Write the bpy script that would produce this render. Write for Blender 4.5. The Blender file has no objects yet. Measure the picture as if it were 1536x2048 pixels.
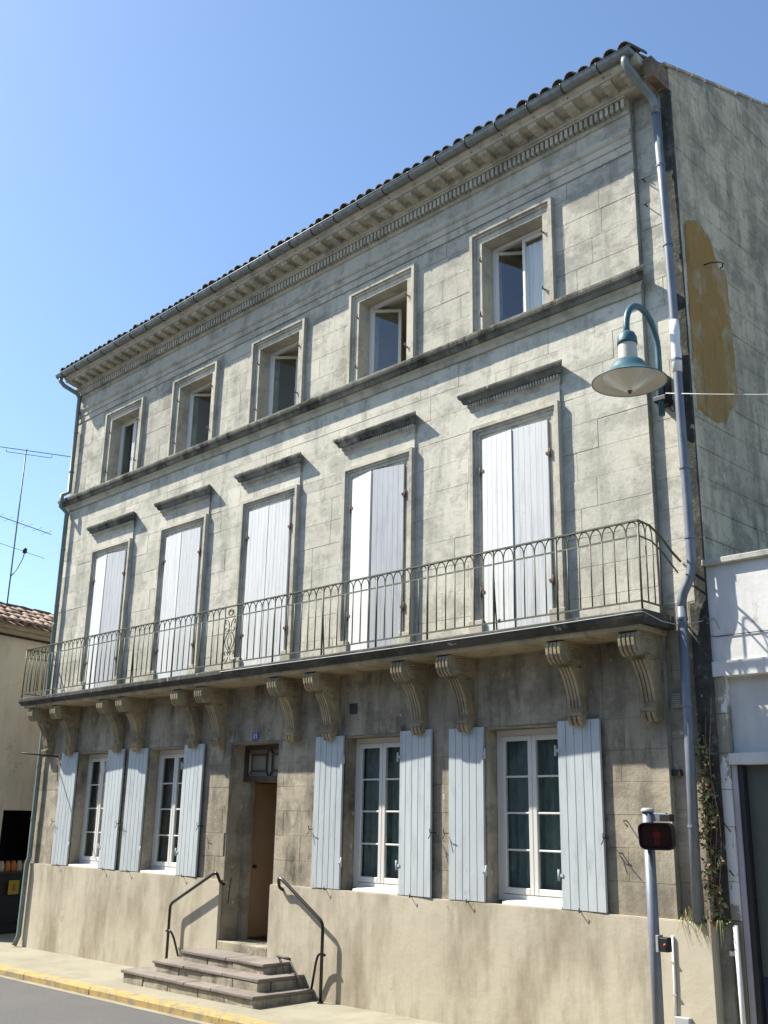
import bpy, math, random
from mathutils import Vector, Matrix
R_ = math.radians
random.seed(7)
scene = bpy.context.scene
col = scene.collection

# ------------------------------------------------------------------ camera
cam_d = bpy.data.cameras.new('camera')
cam_d.sensor_fit = 'VERTICAL'; cam_d.sensor_height = 36.0; cam_d.sensor_width = 27.0
cam_d.lens = 2062.91 * 36.0 / 2048.0
cam_d.clip_start = 0.1; cam_d.clip_end = 3000
cam = bpy.data.objects.new('camera', cam_d); col.objects.link(cam)
CAM = Vector((12.72, -9.9765, 2.3))
rx = Vector((0.70498157, 0.70899264, 0.01817727))
ry = -Vector((-0.19073245, 0.21421435, -0.957984))
rz = -Vector((-0.68309744, 0.67189407, 0.28624508))
cam.matrix_world = Matrix(((rx.x, ry.x, rz.x, CAM.x), (rx.y, ry.y, rz.y, CAM.y), (rx.z, ry.z, rz.z, CAM.z), (0, 0, 0, 1)))
scene.camera = cam

# ------------------------------------------------------------------ sky, sun, exposure
SUN = Vector((1.9, 1.0, -2.4)).normalized()          # the way the light travels
elev = math.asin(-SUN.z)
world = bpy.data.worlds.new('World'); scene.world = world; world.use_nodes = True
wn = world.node_tree
bg = wn.nodes['Background']
sky = wn.nodes.new('ShaderNodeTexSky'); sky.sky_type = 'NISHITA'; sky.sun_disc = False
sky.sun_elevation = elev
sky.sun_rotation = math.atan2(-SUN.x, -SUN.y)
sky.air_density = 1.0; sky.dust_density = 1.0; sky.ozone_density = 2.0; sky.altitude = 50
tint = wn.nodes.new('ShaderNodeMix'); tint.data_type = 'RGBA'; tint.blend_type = 'MULTIPLY'; tint.inputs[0].default_value = 1.0
tint.inputs[7].default_value = (0.90, 1.0, 1.07, 1)                    # clear, slightly cyan summer sky all round
wn.links.new(sky.outputs[0], tint.inputs[6]); wn.links.new(tint.outputs[2], bg.inputs[0]); bg.inputs[1].default_value = 0.098
sun_d = bpy.data.lights.new('sun', 'SUN'); sun_d.energy = 5.0; sun_d.angle = R_(0.53); sun_d.color = (1.0, 0.935, 0.82)
sun = bpy.data.objects.new('sun', sun_d); col.objects.link(sun)
sun.rotation_euler = SUN.to_track_quat('-Z', 'Y').to_euler(); sun.location = (-20, -12, 30)
vs = scene.view_settings
vs.view_transform = 'Standard'; vs.look = 'None'; vs.exposure = 1.12; vs.gamma = 1.0; vs.use_curve_mapping = False

# ------------------------------------------------------------------ materials
def new_mat(name):
    m = bpy.data.materials.new(name); m.use_nodes = True
    return m, m.node_tree, m.node_tree.nodes['Principled BSDF']
class NT:
    def __init__(s, nt): s.nt = nt
    def n(s, t, **k):
        x = s.nt.nodes.new(t)
        for a, b in k.items(): setattr(x, a, b)
        return x
    def l(s, a, b): s.nt.links.new(a, b)
    def pos(s, scale=(1, 1, 1), loc=(0, 0, 0)):
        g = s.n('ShaderNodeNewGeometry'); m = s.n('ShaderNodeMapping')
        m.inputs['Scale'].default_value = scale; m.inputs['Location'].default_value = loc
        s.l(g.outputs['Position'], m.inputs['Vector']); return m.outputs[0]
    def noise(s, vec, scale, detail=6, rough=0.6):
        x = s.n('ShaderNodeTexNoise'); x.inputs['Scale'].default_value = scale
        x.inputs['Detail'].default_value = detail; x.inputs['Roughness'].default_value = rough
        s.l(vec, x.inputs['Vector']); return x.outputs['Fac']
    def ramp(s, f, a, b, lo=0.0, hi=1.0):
        x = s.n('ShaderNodeMapRange'); x.inputs['From Min'].default_value = a; x.inputs['From Max'].default_value = b
        x.inputs['To Min'].default_value = lo; x.inputs['To Max'].default_value = hi
        s.l(f, x.inputs['Value']); return x.outputs[0]
    def mix(s, f, a, b, mode='MIX'):
        x = s.n('ShaderNodeMix'); x.data_type = 'RGBA'; x.blend_type = mode; x.clamp_factor = True
        for v, i in ((f, 0), (a, 6), (b, 7)):
            if isinstance(v, (int, float)): x.inputs[i].default_value = v
            elif isinstance(v, tuple): x.inputs[i].default_value = (*v, 1)
            else: s.l(v, x.inputs[i])
        return x.outputs[2]
    def math(s, op, a, b=0.0):
        x = s.n('ShaderNodeMath', operation=op)
        for v, i in ((a, 0), (b, 1)):
            if isinstance(v, (int, float)): x.inputs[i].default_value = v
            else: s.l(v, x.inputs[i])
        return x.outputs[0]
    def bump(s, h, strength, dist, bsdf, prev=None):
        x = s.n('ShaderNodeBump'); x.inputs['Strength'].default_value = strength; x.inputs['Distance'].default_value = dist
        s.l(h, x.inputs['Height'])
        if prev: s.l(prev, x.inputs['Normal'])
        s.l(x.outputs[0], bsdf.inputs['Normal']); return x.outputs[0]

def stone_mat(name, c1, c2, dirt, dirt_amt=0.55, lichen=0.35, island=0.10, bump=0.5, dirt_lo=0.50, dirt_hi=0.66, pits=1.0, seed=0.0, mott=0.6):
    m, nt, b = new_mat(name); t = NT(nt)
    p = t.pos(loc=(seed, seed, seed))
    big = t.ramp(t.noise(p, 0.9, 5), 0.35, 0.65)
    c = t.mix(big, c1, c2)
    ps = t.pos(scale=(2.6, 2.6, 0.45), loc=(3 + seed, 1, 0))
    streak = t.ramp(t.noise(ps, 1.1, 8, 0.68), dirt_lo, dirt_hi)
    patch = t.ramp(t.noise(p, 2.7, 9, 0.72), 0.42, 0.68)
    c = t.mix(t.math('MULTIPLY', t.math('MULTIPLY', streak, t.math('ADD', patch, 0.35)), dirt_amt), c, dirt)
    grey = t.ramp(t.noise(t.pos(scale=(1, 1, 1.5), loc=(seed, 11, 3)), 1.7, 11, 0.76), 0.49, 0.59)
    c = t.mix(t.math('MULTIPLY', grey, mott), c, tuple(0.56 * x for x in c2))
    lic = t.ramp(t.noise(t.pos(loc=(9 + seed, 4, 2)), 5.5, 8, 0.75), 0.54, 0.64)
    c = t.mix(t.math('MULTIPLY', lic, lichen), c, (0.20, 0.205, 0.165))
    sp = t.ramp(t.noise(t.pos(loc=(1, 8, 5)), 34, 3, 0.7), 0.60, 0.72)
    c = t.mix(t.math('MULTIPLY', sp, 0.45 * pits), c, (0.15, 0.14, 0.12))
    wh = t.ramp(t.noise(t.pos(loc=(6, 2, 7)), 9, 2, 0.5), 0.70, 0.73)
    c = t.mix(t.math('MULTIPLY', wh, 0.5 * pits), c, (0.62, 0.60, 0.54))
    g = t.n('ShaderNodeNewGeometry')
    br = t.ramp(g.outputs['Random Per Island'], 0, 1, 1 - island, 1 + island)
    cm = t.n('ShaderNodeCombineColor')
    for i in range(3): t.l(br, cm.inputs[i])
    c = t.mix(1.0, c, cm.outputs[0], 'MULTIPLY')
    t.l(c, b.inputs['Base Color']); b.inputs['Roughness'].default_value = 0.92
    b.inputs['Specular IOR Level'].default_value = 0.15
    h1 = t.noise(t.pos(), 14, 9, 0.72); h2 = t.noise(t.pos(loc=(2, 2, 2)), 75, 4, 0.7)
    n1 = t.bump(h1, bump, 0.016, b); t.bump(h2, bump * 0.7, 0.005, b, n1)
    return m

STONE = stone_mat('pale weathered limestone', (0.56, 0.54, 0.455), (0.455, 0.443, 0.375), (0.14, 0.138, 0.118), dirt_amt=0.6, lichen=0.5, mott=0.5, island=0.14, bump=0.45)
STONE_UP = stone_mat('greyer upper limestone', (0.485, 0.47, 0.395), (0.385, 0.375, 0.32), (0.13, 0.128, 0.108), dirt_amt=0.65, lichen=0.5, mott=0.65, island=0.15, seed=0.6, bump=0.5)
STONE_GF = stone_mat('grimy ground floor limestone', (0.41, 0.365, 0.28), (0.28, 0.25, 0.19), (0.08, 0.073, 0.058), dirt_amt=0.85, lichen=0.4, island=0.14, dirt_lo=0.44, dirt_hi=0.60, seed=3.0, bump=0.5)
TRIM = stone_mat('pale carved limestone', (0.50, 0.475, 0.39), (0.43, 0.41, 0.345), (0.13, 0.128, 0.11), dirt_amt=0.6, lichen=0.35, pits=0.5, seed=1.7)
GABLE = stone_mat('side wall limestone', (0.60, 0.52, 0.37), (0.46, 0.405, 0.30), (0.12, 0.118, 0.10), dirt_amt=0.7, lichen=0.6, mott=0.75, dirt_lo=0.45, dirt_hi=0.60, seed=5.0, bump=1.0, island=0.15)
CRUST = stone_mat('black crusted limestone', (0.042, 0.043, 0.039), (0.105, 0.102, 0.09), (0.018, 0.019, 0.017), dirt_amt=0.9, lichen=0.5, pits=0.8, seed=2.2)
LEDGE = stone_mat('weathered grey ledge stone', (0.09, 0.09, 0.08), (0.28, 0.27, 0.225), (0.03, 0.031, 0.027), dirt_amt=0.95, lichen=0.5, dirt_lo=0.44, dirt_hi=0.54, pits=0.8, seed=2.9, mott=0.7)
CORB = stone_mat('stained corbel limestone', (0.40, 0.33, 0.205), (0.28, 0.24, 0.165), (0.075, 0.07, 0.058), dirt_amt=0.75, lichen=0.35, seed=4.1, pits=0.5)
MORTAR = stone_mat('mortar', (0.36, 0.35, 0.30), (0.28, 0.27, 0.23), (0.08, 0.08, 0.07), seed=6.0)
STEP = stone_mat('worn step stone', (0.48, 0.425, 0.32), (0.33, 0.295, 0.225), (0.09, 0.085, 0.07), dirt_amt=0.8, lichen=0.6, dirt_lo=0.42, dirt_hi=0.6, bump=0.8, seed=7.0)
TREAD = stone_mat('reddish tread slab', (0.195, 0.17, 0.155), (0.255, 0.225, 0.20), (0.09, 0.08, 0.072), dirt_amt=0.6, lichen=0.45, pits=0.4, seed=8.0)

def plain_mat(name, c, rough=0.6, metal=0.0, var=0.12, scale=3.0, spec=0.5, bump=0.0, bscale=60, stain=None, stain_amt=0.4, stretch=(1, 1, 1), island=0.0, slo=0.5, shi=0.7, flake=None):
    m, nt, b = new_mat(name); t = NT(nt)
    p = t.pos(scale=stretch)
    f = t.ramp(t.noise(p, scale, 6), 0.3, 0.7)
    c = t.mix(f, tuple(x * (1 - var) for x in c), tuple(min(1, x * (1 + var)) for x in c))
    if stain:
        s = t.ramp(t.noise(t.pos(scale=stretch, loc=(5, 3, 1)), scale * 1.4, 8, 0.7), slo, shi)
        c = t.mix(t.math('MULTIPLY', s, stain_amt), c, stain)
    if flake:
        fl = t.ramp(t.noise(t.pos(scale=(1, 1, .4), loc=(2, 9, 4)), 16, 8, 0.78), 0.60, 0.64)
        fm = t.ramp(t.noise(t.pos(loc=(7, 1, 4)), 1.6, 3), 0.48, 0.62)
        c = t.mix(t.math('MULTIPLY', t.math('MULTIPLY', fl, fm), .8), c, flake)
    if island:
        g = t.n('ShaderNodeNewGeometry'); br = t.ramp(g.outputs['Random Per Island'], 0, 1, 1 - island, 1 + island)
        cm = t.n('ShaderNodeCombineColor')
        for i in range(3): t.l(br, cm.inputs[i])
        c = t.mix(1.0, c, cm.outputs[0], 'MULTIPLY')
    t.l(c, b.inputs['Base Color']); b.inputs['Roughness'].default_value = rough; b.inputs['Metallic'].default_value = metal
    b.inputs['Specular IOR Level'].default_value = spec
    if bump: t.bump(t.noise(t.pos(), bscale, 6, 0.7), bump, 0.006, b)
    return m

def plaster_mat(name, c1, c2, stain, sa=0.55, bump=0.5, seed=0.0):
    m, nt, b = new_mat(name); t = NT(nt)
    c = t.mix(t.ramp(t.noise(t.pos(loc=(seed, 0, 0)), 0.8, 4), 0.35, 0.65), c1, c2)
    st = t.ramp(t.noise(t.pos(scale=(1.6, 1.6, 0.5), loc=(seed, 5, 0)), 0.9, 8, 0.68), 0.46, 0.64)
    c = t.mix(t.math('MULTIPLY', st, sa), c, stain)
    dr = t.ramp(t.noise(t.pos(scale=(9, 9, 0.6), loc=(1, seed, 0)), 1.0, 5, 0.6), 0.52, 0.70)
    c = t.mix(t.math('MULTIPLY', dr, sa * 0.28), c, stain)
    vo = t.n('ShaderNodeTexVoronoi'); vo.feature = 'DISTANCE_TO_EDGE'; vo.inputs['Scale'].default_value = 0.55
    wv = t.n('ShaderNodeVectorMath', operation='ADD'); nz = t.n('ShaderNodeTexNoise'); nz.inputs['Scale'].default_value = 2.5; nz.inputs['Detail'].default_value = 6
    t.l(t.pos(loc=(seed, 0, 0)), nz.inputs['Vector']); t.l(t.pos(loc=(seed, 2, 0)), wv.inputs[0]); t.l(nz.outputs['Color'], wv.inputs[1]); t.l(wv.outputs[0], vo.inputs['Vector'])
    ck = t.ramp(vo.outputs['Distance'], 0.0, 0.006, 1.0, 0.0); ck2 = t.ramp(t.noise(t.pos(loc=(seed, 6, 6)), 0.9, 3), 0.52, 0.58)
    c = t.mix(t.math('MULTIPLY', t.math('MULTIPLY', ck, ck2), 0.5), c, tuple(0.5 * x for x in stain))
    sp = t.ramp(t.noise(t.pos(), 160, 2, 0.6), 0.58, 0.75)
    c = t.mix(t.math('MULTIPLY', sp, 0.35), c, stain)
    t.l(c, b.inputs['Base Color']); b.inputs['Roughness'].default_value = 0.93; b.inputs['Specular IOR Level'].default_value = 0.15
    n1 = t.bump(t.noise(t.pos(), 140, 4, 0.7), bump, 0.004, b)
    t.bump(t.noise(t.pos(loc=(4, 4, 4)), 5, 5, 0.6), 0.35, 0.02, b, n1)
    return m
PLINTH = plaster_mat('tan roughcast', (0.49, 0.45, 0.355), (0.42, 0.38, 0.295), (0.21, 0.175, 0.125), sa=0.7)
PLINTH_R = plaster_mat('grey roughcast', (0.36, 0.325, 0.24), (0.31, 0.285, 0.215), (0.15, 0.14, 0.11), seed=4)
LEFTWALL = plaster_mat('tan neighbour plaster', (0.60, 0.53, 0.42), (0.52, 0.465, 0.37), (0.30, 0.27, 0.22), sa=0.5, bump=0.25, seed=9)
def ochre():
    m, nt, b = new_mat('faded ochre plaster'); t = NT(nt)
    st = t.mix(t.ramp(t.noise(t.pos(), 6, 8, .7), .38, .62), (0.56, 0.50, 0.36), (0.40, 0.36, 0.27))
    oc = t.mix(t.ramp(t.noise(t.pos(loc=(3, 3, 3)), 2.2, 8, .7), .35, .65), (0.36, 0.215, 0.065), (0.31, 0.205, 0.09))
    f = t.ramp(t.noise(t.pos(scale=(1, 1, .8), loc=(1, 7, 2)), 1.9, 10, .7), .50, .74)
    c = t.mix(f, oc, st)
    dk = t.ramp(t.noise(t.pos(scale=(3, 3, .5), loc=(8, 1, 0)), 2.0, 8, .7), .52, .66)
    c = t.mix(t.math('MULTIPLY', dk, .55), c, (0.13, 0.105, 0.06))
    t.l(c, b.inputs['Base Color']); b.inputs['Roughness'].default_value = .95; b.inputs['Specular IOR Level'].default_value = .1
    t.bump(t.noise(t.pos(), 22, 9, .75), .9, .02, b); return m
OCHRE = ochre()
PAVE = plaster_mat('pale concrete pavement', (0.30, 0.28, 0.215), (0.26, 0.245, 0.19), (0.17, 0.16, 0.125), sa=0.45, bump=0.6, seed=12)
INNER = plain_mat('beige room paint', (0.72, 0.60, 0.42), rough=0.9, var=0.05)
INNER_W = plain_mat('pale room paint', (0.55, 0.50, 0.42), rough=0.9, var=0.05)
FLOOR_IN = plain_mat('dark red floor', (0.06, 0.03, 0.025), rough=0.7)
BLUE = plain_mat('pale blue shutter paint', (0.415, 0.46, 0.475), rough=0.55, var=0.05, scale=2.2, spec=0.3, stain=(0.26, 0.29, 0.32), stain_amt=0.6, stretch=(3, 3, 0.5), island=0.09, flake=(0.22, 0.22, 0.21), bump=0.15, bscale=90)
WHITE = plain_mat('white shutter paint', (0.58, 0.59, 0.585), rough=0.55, var=0.05, scale=2.0, spec=0.3, stain=(0.36, 0.385, 0.42), stain_amt=0.7, stretch=(5, 5, 0.4), island=0.06, flake=(0.33, 0.33, 0.33), bump=0.12, bscale=90)
PVC = plain_mat('white window frame', (0.60, 0.60, 0.57), rough=0.35, var=0.03)
OLDWOOD = plain_mat('dark door wood', (0.06, 0.042, 0.03), rough=0.6, var=0.2, scale=8)
ZINC = plain_mat('zinc', (0.20, 0.225, 0.23), rough=0.55, metal=0.4, var=0.3, scale=5, stain=(0.12, 0.14, 0.14), stain_amt=0.6, stretch=(2, 2, 0.7))
PIPE = plain_mat('grey painted pipe', (0.15, 0.17, 0.205), rough=0.5, metal=0.15, var=0.2, scale=6, stain=(0.11, 0.12, 0.14), stain_amt=0.8, stretch=(2, 2, 0.6))
PIPE_L = plain_mat('green grey painted pipe', (0.17, 0.21, 0.20), rough=0.55, metal=0.2, var=0.2, scale=4)
PIPE_W = plain_mat('white pipe', (0.7, 0.7, 0.68), rough=0.4, var=0.05)
IRON = plain_mat('olive green iron paint', (0.078, 0.09, 0.052), rough=0.55, var=0.25, scale=9, stain=(0.16, 0.09, 0.05), stain_amt=0.35)
BLACKIRON = plain_mat('black iron', (0.018, 0.018, 0.018), rough=0.5, var=0.2)
GREYIRON = plain_mat('weathered grey iron', (0.06, 0.055, 0.05), rough=0.6, var=0.3)
RAILPAINT = plain_mat('black handrail paint', (0.012, 0.012, 0.013), rough=0.28, var=0.2)
RUST = plain_mat('rusty iron', (0.12, 0.068, 0.048), rough=0.85, var=0.35, scale=30)
TEAL = plain_mat('teal lamp enamel', (0.03, 0.10, 0.125), rough=0.48, var=0.06)
CREAM = plain_mat('cream lamp enamel', (0.50, 0.48, 0.40), rough=0.5, var=0.04)
GALV = plain_mat('galvanised steel', (0.17, 0.19, 0.225), rough=0.5, metal=0.3, var=0.12, scale=8)
BLACKPL = plain_mat('black signal plastic', (0.012, 0.012, 0.013), rough=0.5, var=0.2)
GREYPL = plain_mat('grey plastic', (0.35, 0.36, 0.36), rough=0.5)
WHITEWALL = plaster_mat('white painted render', (0.70, 0.70, 0.68), (0.62, 0.625, 0.61), (0.33, 0.33, 0.31), sa=0.45, bump=0.3, seed=6)
DOORGREY = plain_mat('dark grey green door', (0.075, 0.09, 0.08), rough=0.7, var=0.12, scale=3)
DARKBLUE = plain_mat('dark blue panel', (0.02, 0.03, 0.06), rough=0.5, var=0.3, scale=12)
CURTAIN = plain_mat('teal grey curtain', (0.11, 0.145, 0.14), rough=0.95, var=0.3, scale=14, stretch=(1, 1, 0.5))
CURTAIN_B = plain_mat('brown curtain', (0.085, 0.07, 0.055), rough=0.95, var=0.3, scale=10, stretch=(1, 1, 0.4))
TILE = plain_mat('lichened roof tile', (0.105, 0.082, 0.062), rough=0.92, var=0.35, scale=9, stain=(0.05, 0.055, 0.04), stain_amt=0.85, island=0.3, bump=0.6, bscale=40, slo=0.42, shi=0.58)
TILE_R = plain_mat('terracotta roof tile', (0.255, 0.175, 0.13), rough=0.9, var=0.25, scale=6, stain=(0.14, 0.11, 0.085), stain_amt=0.8, island=0.35, bump=0.6, bscale=40, slo=0.46, shi=0.6)
RIDGE = plain_mat('dark ridge tile', (0.06, 0.055, 0.05), rough=0.95, var=0.3, scale=8, bump=0.5, bscale=40)
WOOD = plain_mat('grey eave board', (0.26, 0.215, 0.15), rough=0.9, var=0.2, scale=6, stretch=(1, 1, 4))
RUSTWOOD = plain_mat('weathered brown eave end', (0.15, 0.105, 0.07), rough=0.95, var=0.4, scale=7, stain=(0.32, 0.28, 0.21), stain_amt=0.8, bump=0.6, bscale=30)
LEAF = plain_mat('green leaf', (0.13, 0.165, 0.06), rough=0.7, var=0.4, scale=20, island=0.4)
LEAF_B = plain_mat('brown dry leaf', (0.25, 0.17, 0.085), rough=0.8, var=0.4, scale=20, island=0.4)
WIRE = plain_mat('pale cable', (0.40, 0.40, 0.38), rough=0.6)
DARKWIRE = plain_mat('dark aluminium', (0.10, 0.12, 0.15), rough=0.5, metal=0.4)
ORANGE = plain_mat('orange goods', (0.45, 0.15, 0.03), rough=0.6)
CREAMG = plain_mat('cream goods', (0.42, 0.40, 0.30), rough=0.6)
YELLOWP = plain_mat('yellow poster', (0.45, 0.34, 0.03), rough=0.6)
SHOPDARK = plain_mat('dark shop wood', (0.022, 0.018, 0.016), rough=0.6)
ENAMEL = plain_mat('blue enamel', (0.03, 0.07, 0.22), rough=0.3, var=0.05)
DIGIT = plain_mat('white enamel digit', (0.7, 0.7, 0.72), rough=0.3, var=0.02)

def asphalt():
    m, nt, b = new_mat('grey asphalt'); t = NT(nt)
    c = t.mix(t.ramp(t.noise(t.pos(), 90, 5, 0.8), 0.36, 0.66), (0.055, 0.055, 0.058), (0.165, 0.163, 0.16))
    c = t.mix(t.ramp(t.noise(t.pos(), 0.7, 5), 0.4, 0.7, 0, 0.4), c, (0.14, 0.137, 0.13))
    t.l(c, b.inputs['Base Color']); b.inputs['Roughness'].default_value = 0.95; b.inputs['Specular IOR Level'].default_value = 0.2
    t.bump(t.noise(t.pos(), 260, 3, 0.7), 0.7, 0.004, b); return m
ASPHALT = asphalt()
def kerb_mat():
    m, nt, b = new_mat('worn yellow kerb paint'); t = NT(nt)
    c = t.mix(t.ramp(t.noise(t.pos(), 6, 6), 0.3, 0.7), (0.37, 0.255, 0.085), (0.42, 0.31, 0.135))
    w = t.ramp(t.noise(t.pos(scale=(1, 1, 1), loc=(3, 0, 0)), 7, 7, 0.75), 0.50, 0.55)
    c = t.mix(t.math('MULTIPLY', w, 0.8), c, (0.22, 0.20, 0.15))
    t.l(c, b.inputs['Base Color']); b.inputs['Roughness'].default_value = 0.85; b.inputs['Specular IOR Level'].default_value = 0.2
    t.bump(t.noise(t.pos(), 90, 4, 0.7), 0.5, 0.004, b); return m
KERB = kerb_mat()
def glass_mat(name, ior=1.5, tint=(0.9, 0.95, 0.95)):
    m, nt, b = new_mat(name); t = NT(nt); nt.nodes.remove(b)
    out = nt.nodes['Material Output']
    tr = t.n('ShaderNodeBsdfTransparent'); tr.inputs[0].default_value = (*tint, 1)
    gl = t.n('ShaderNodeBsdfGlossy'); gl.inputs['Roughness'].default_value = 0.01; gl.inputs[0].default_value = (1, 1, 1, 1)
    fr = t.n('ShaderNodeFresnel'); fr.inputs[0].default_value = ior
    gq = t.n('ShaderNodeNewGeometry'); ff = t.math('MULTIPLY', fr.outputs[0], t.math('SUBTRACT', 1.0, gq.outputs['Backfacing']))
    mx = t.n('ShaderNodeMixShader'); t.l(ff, mx.inputs[0]); t.l(tr.outputs[0], mx.inputs[1]); t.l(gl.outputs[0], mx.inputs[2])
    t.l(mx.outputs[0], out.inputs[0]); return m
GLASS = glass_mat('window glass')
GLASS2 = glass_mat('double window glass', 2.3)
def diffuser_mat():
    m, nt, b = new_mat('frosted lamp lens')
    b.inputs['Base Color'].default_value = (0.62, 0.60, 0.54, 1); b.inputs['Roughness'].default_value = 0.35
    b.inputs['Transmission Weight'].default_value = 0.25; return m
LENS = diffuser_mat()
def flaky():
    m, nt, b = new_mat('flaking white paint on stone'); t = NT(nt)
    w = t.ramp(t.noise(t.pos(scale=(1, 1, 0.6), loc=(2, 3, 1.5)), 3.4, 7, 0.7), 0.47, 0.50)
    st = t.mix(t.ramp(t.noise(t.pos(), 7, 6), 0.35, 0.65), (0.36, 0.33, 0.255), (0.24, 0.225, 0.18))
    d = t.ramp(t.noise(t.pos(scale=(2, 2, 0.6), loc=(0, 7, 4)), 3, 6, 0.7), 0.56, 0.64)
    c = t.mix(w, (0.66, 0.66, 0.64), st); c = t.mix(t.math('MULTIPLY', d, 0.75), c, (0.07, 0.075, 0.06))
    t.l(c, b.inputs['Base Color']); b.inputs['Roughness'].default_value = 0.9
    t.bump(w, -0.6, 0.006, b); return m
FLAKY = flaky()
def redlens():
    m, nt, b = new_mat('lit red signal figure')
    b.inputs['Base Color'].default_value = (0.12, 0.006, 0.006, 1); b.inputs['Emission Color'].default_value = (1, 0.03, 0.03, 1)
    b.inputs['Emission Strength'].default_value = 0.006; return m
REDLIT = redlens()

# ------------------------------------------------------------------ object helpers
ORG = {}
def reg(o, org): ORG[o.name] = Vector(org)
def link(o, parent=None):
    col.objects.link(o)
    if parent is not None: o.parent = parent
def thing(name, label, cat, loc=(0, 0, 0), group=None):
    o = bpy.data.objects.new(name, None); o.empty_display_size = 0.2; o.location = loc; link(o); reg(o, loc)
    o['label'] = label; o['category'] = cat
    if group: o['group'] = group
    return o
def tag(o, label, cat, group=None):
    o['label'] = label; o['category'] = cat
    if group: o['group'] = group
    return o
class G:
    """collects verts / faces in world coordinates"""
    def __init__(s): s.v = []; s.f = []; s.sm = []
    def add(s, vs, fs, smooth=False):
        k = len(s.v); s.v += [tuple(x) for x in vs]
        for f in fs: s.f.append(tuple(i + k for i in f)); s.sm.append(smooth)
        return s
    def box(s, x0, x1, y0, y1, z0, z1):
        return s.add([(x0, y0, z0), (x1, y0, z0), (x1, y1, z0), (x0, y1, z0), (x0, y0, z1), (x1, y0, z1), (x1, y1, z1), (x0, y1, z1)],
                     [(0, 3, 2, 1), (4, 5, 6, 7), (0, 1, 5, 4), (1, 2, 6, 5), (2, 3, 7, 6), (3, 0, 4, 7)])
    def cbox(s, x0, x1, y0, y1, z0, z1, c):
        """box whose front (-y) edges are chamfered"""
        vs = [(x0 + c, y0, z0 + c), (x1 - c, y0, z0 + c), (x1 - c, y0, z1 - c), (x0 + c, y0, z1 - c),
              (x0, y0 + c, z0), (x1, y0 + c, z0), (x1, y0 + c, z1), (x0, y0 + c, z1),
              (x0, y1, z0), (x1, y1, z0), (x1, y1, z1), (x0, y1, z1)]
        return s.add(vs, [(0, 1, 2, 3), (0, 4, 5, 1), (1, 5, 6, 2), (2, 6, 7, 3), (3, 7, 4, 0), (4, 8, 9, 5), (5, 9, 10, 6), (6, 10, 11, 7), (7, 11, 8, 4)])
    def quad(s, a, b, c, d): return s.add([a, b, c, d], [(0, 1, 2, 3)])
    def prism(s, prof, x0, x1):
        """(y,z) profile extruded along x, closed polygon"""
        n = len(prof)
        vs = [(x0, y, z) for y, z in prof] + [(x1, y, z) for y, z in prof]
        fs = [(i, (i + 1) % n, n + (i + 1) % n, n + i) for i in range(n)] + [tuple(range(n - 1, -1, -1)), tuple(range(n, 2 * n))]
        return s.add(vs, fs)
    def mprism(s, prof, x0, x1):
        """profile as (y,z); ends mitred back to the wall so the moulding returns (each end grows with -y)"""
        n = len(prof)
        vs = [(x0 + y, y, z) for y, z in prof] + [(x1 - y, y, z) for y, z in prof]
        fs = [(i, (i + 1) % n, n + (i + 1) % n, n + i) for i in range(n)] + [tuple(range(n - 1, -1, -1)), tuple(range(n, 2 * n))]
        return s.add(vs, fs)
    def tube(s, path, r, n=8, caps=True, smooth=True):
        P = [Vector(p) for p in path]; rs = r if isinstance(r, (list, tuple)) else [r] * len(P)
        k0 = len(s.v); up = None
        for i, p in enumerate(P):
            d = (P[min(i + 1, len(P) - 1)] - P[max(i - 1, 0)]).normalized()
            if up is None:
                up = Vector((0, 0, 1)) if abs(d.z) < 0.9 else Vector((1, 0, 0))
            a = d.cross(up).normalized(); b = a.cross(d).normalized(); up = b
            for j in range(n):
                t = 2 * math.pi * (j + 0.5) / n
                s.v.append(tuple(p + (a * math.cos(t) + b * math.sin(t)) * rs[i]))
        for i in range(len(P) - 1):
            for j in range(n):
                a = k0 + i * n + j; b = k0 + i * n + (j + 1) % n
                s.f.append((a, b, b + n, a + n)); s.sm.append(smooth)
        if caps:
            s.f.append(tuple(k0 + j for j in range(n - 1, -1, -1))); s.sm.append(False)
            e = k0 + (len(P) - 1) * n
            s.f.append(tuple(e + j for j in range(n))); s.sm.append(False)
        return s
    def lathe(s, prof, cx, cy, cz, n=32, smooth=True):
        """(r,z) profile around a vertical axis"""
        k0 = len(s.v); m = len(prof)
        for r, z in prof:
            for j in range(n):
                t = 2 * math.pi * j / n
                s.v.append((cx + r * math.cos(t), cy + r * math.sin(t), cz + z))
        for i in range(m - 1):
            for j in range(n):
                a = k0 + i * n + j; b = k0 + i * n + (j + 1) % n
                s.f.append((a, b, b + n, a + n)); s.sm.append(smooth)
        return s
    def xform(s, fn): s.v = [tuple(fn(Vector(v))) for v in s.v]; return s
    def mesh(s, name, mat):
        me = bpy.data.meshes.new(name); me.from_pydata(s.v, [], s.f); me.update()
        me.polygons.foreach_set('use_smooth', s.sm)
        me.materials.append(mat); return me
    def build(s, name, mat, parent=None, bevel=0, kind=None):
        o = bpy.data.objects.new(name, s.mesh(name, mat)); link(o, parent)
        if parent is not None: o.location = -ORG[parent.name]
        reg(o, (0, 0, 0))
        if bevel:
            b = o.modifiers.new('bevel', 'BEVEL'); b.width = bevel; b.segments = 2; b.limit_method = 'ANGLE'; b.angle_limit = R_(40)
        if kind: o['kind'] = kind
        return o
def inst(name, me, loc, parent, rot=None, scale=None):
    o = bpy.data.objects.new(name, me); link(o, parent)
    o.location = Vector(loc) - (ORG[parent.name] if parent is not None else Vector((0, 0, 0)))
    if rot: o.rotation_euler = rot
    if scale: o.scale = scale
    reg(o, loc); return o
def gz(x): return 0.011 * (x - 1.4)

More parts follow.
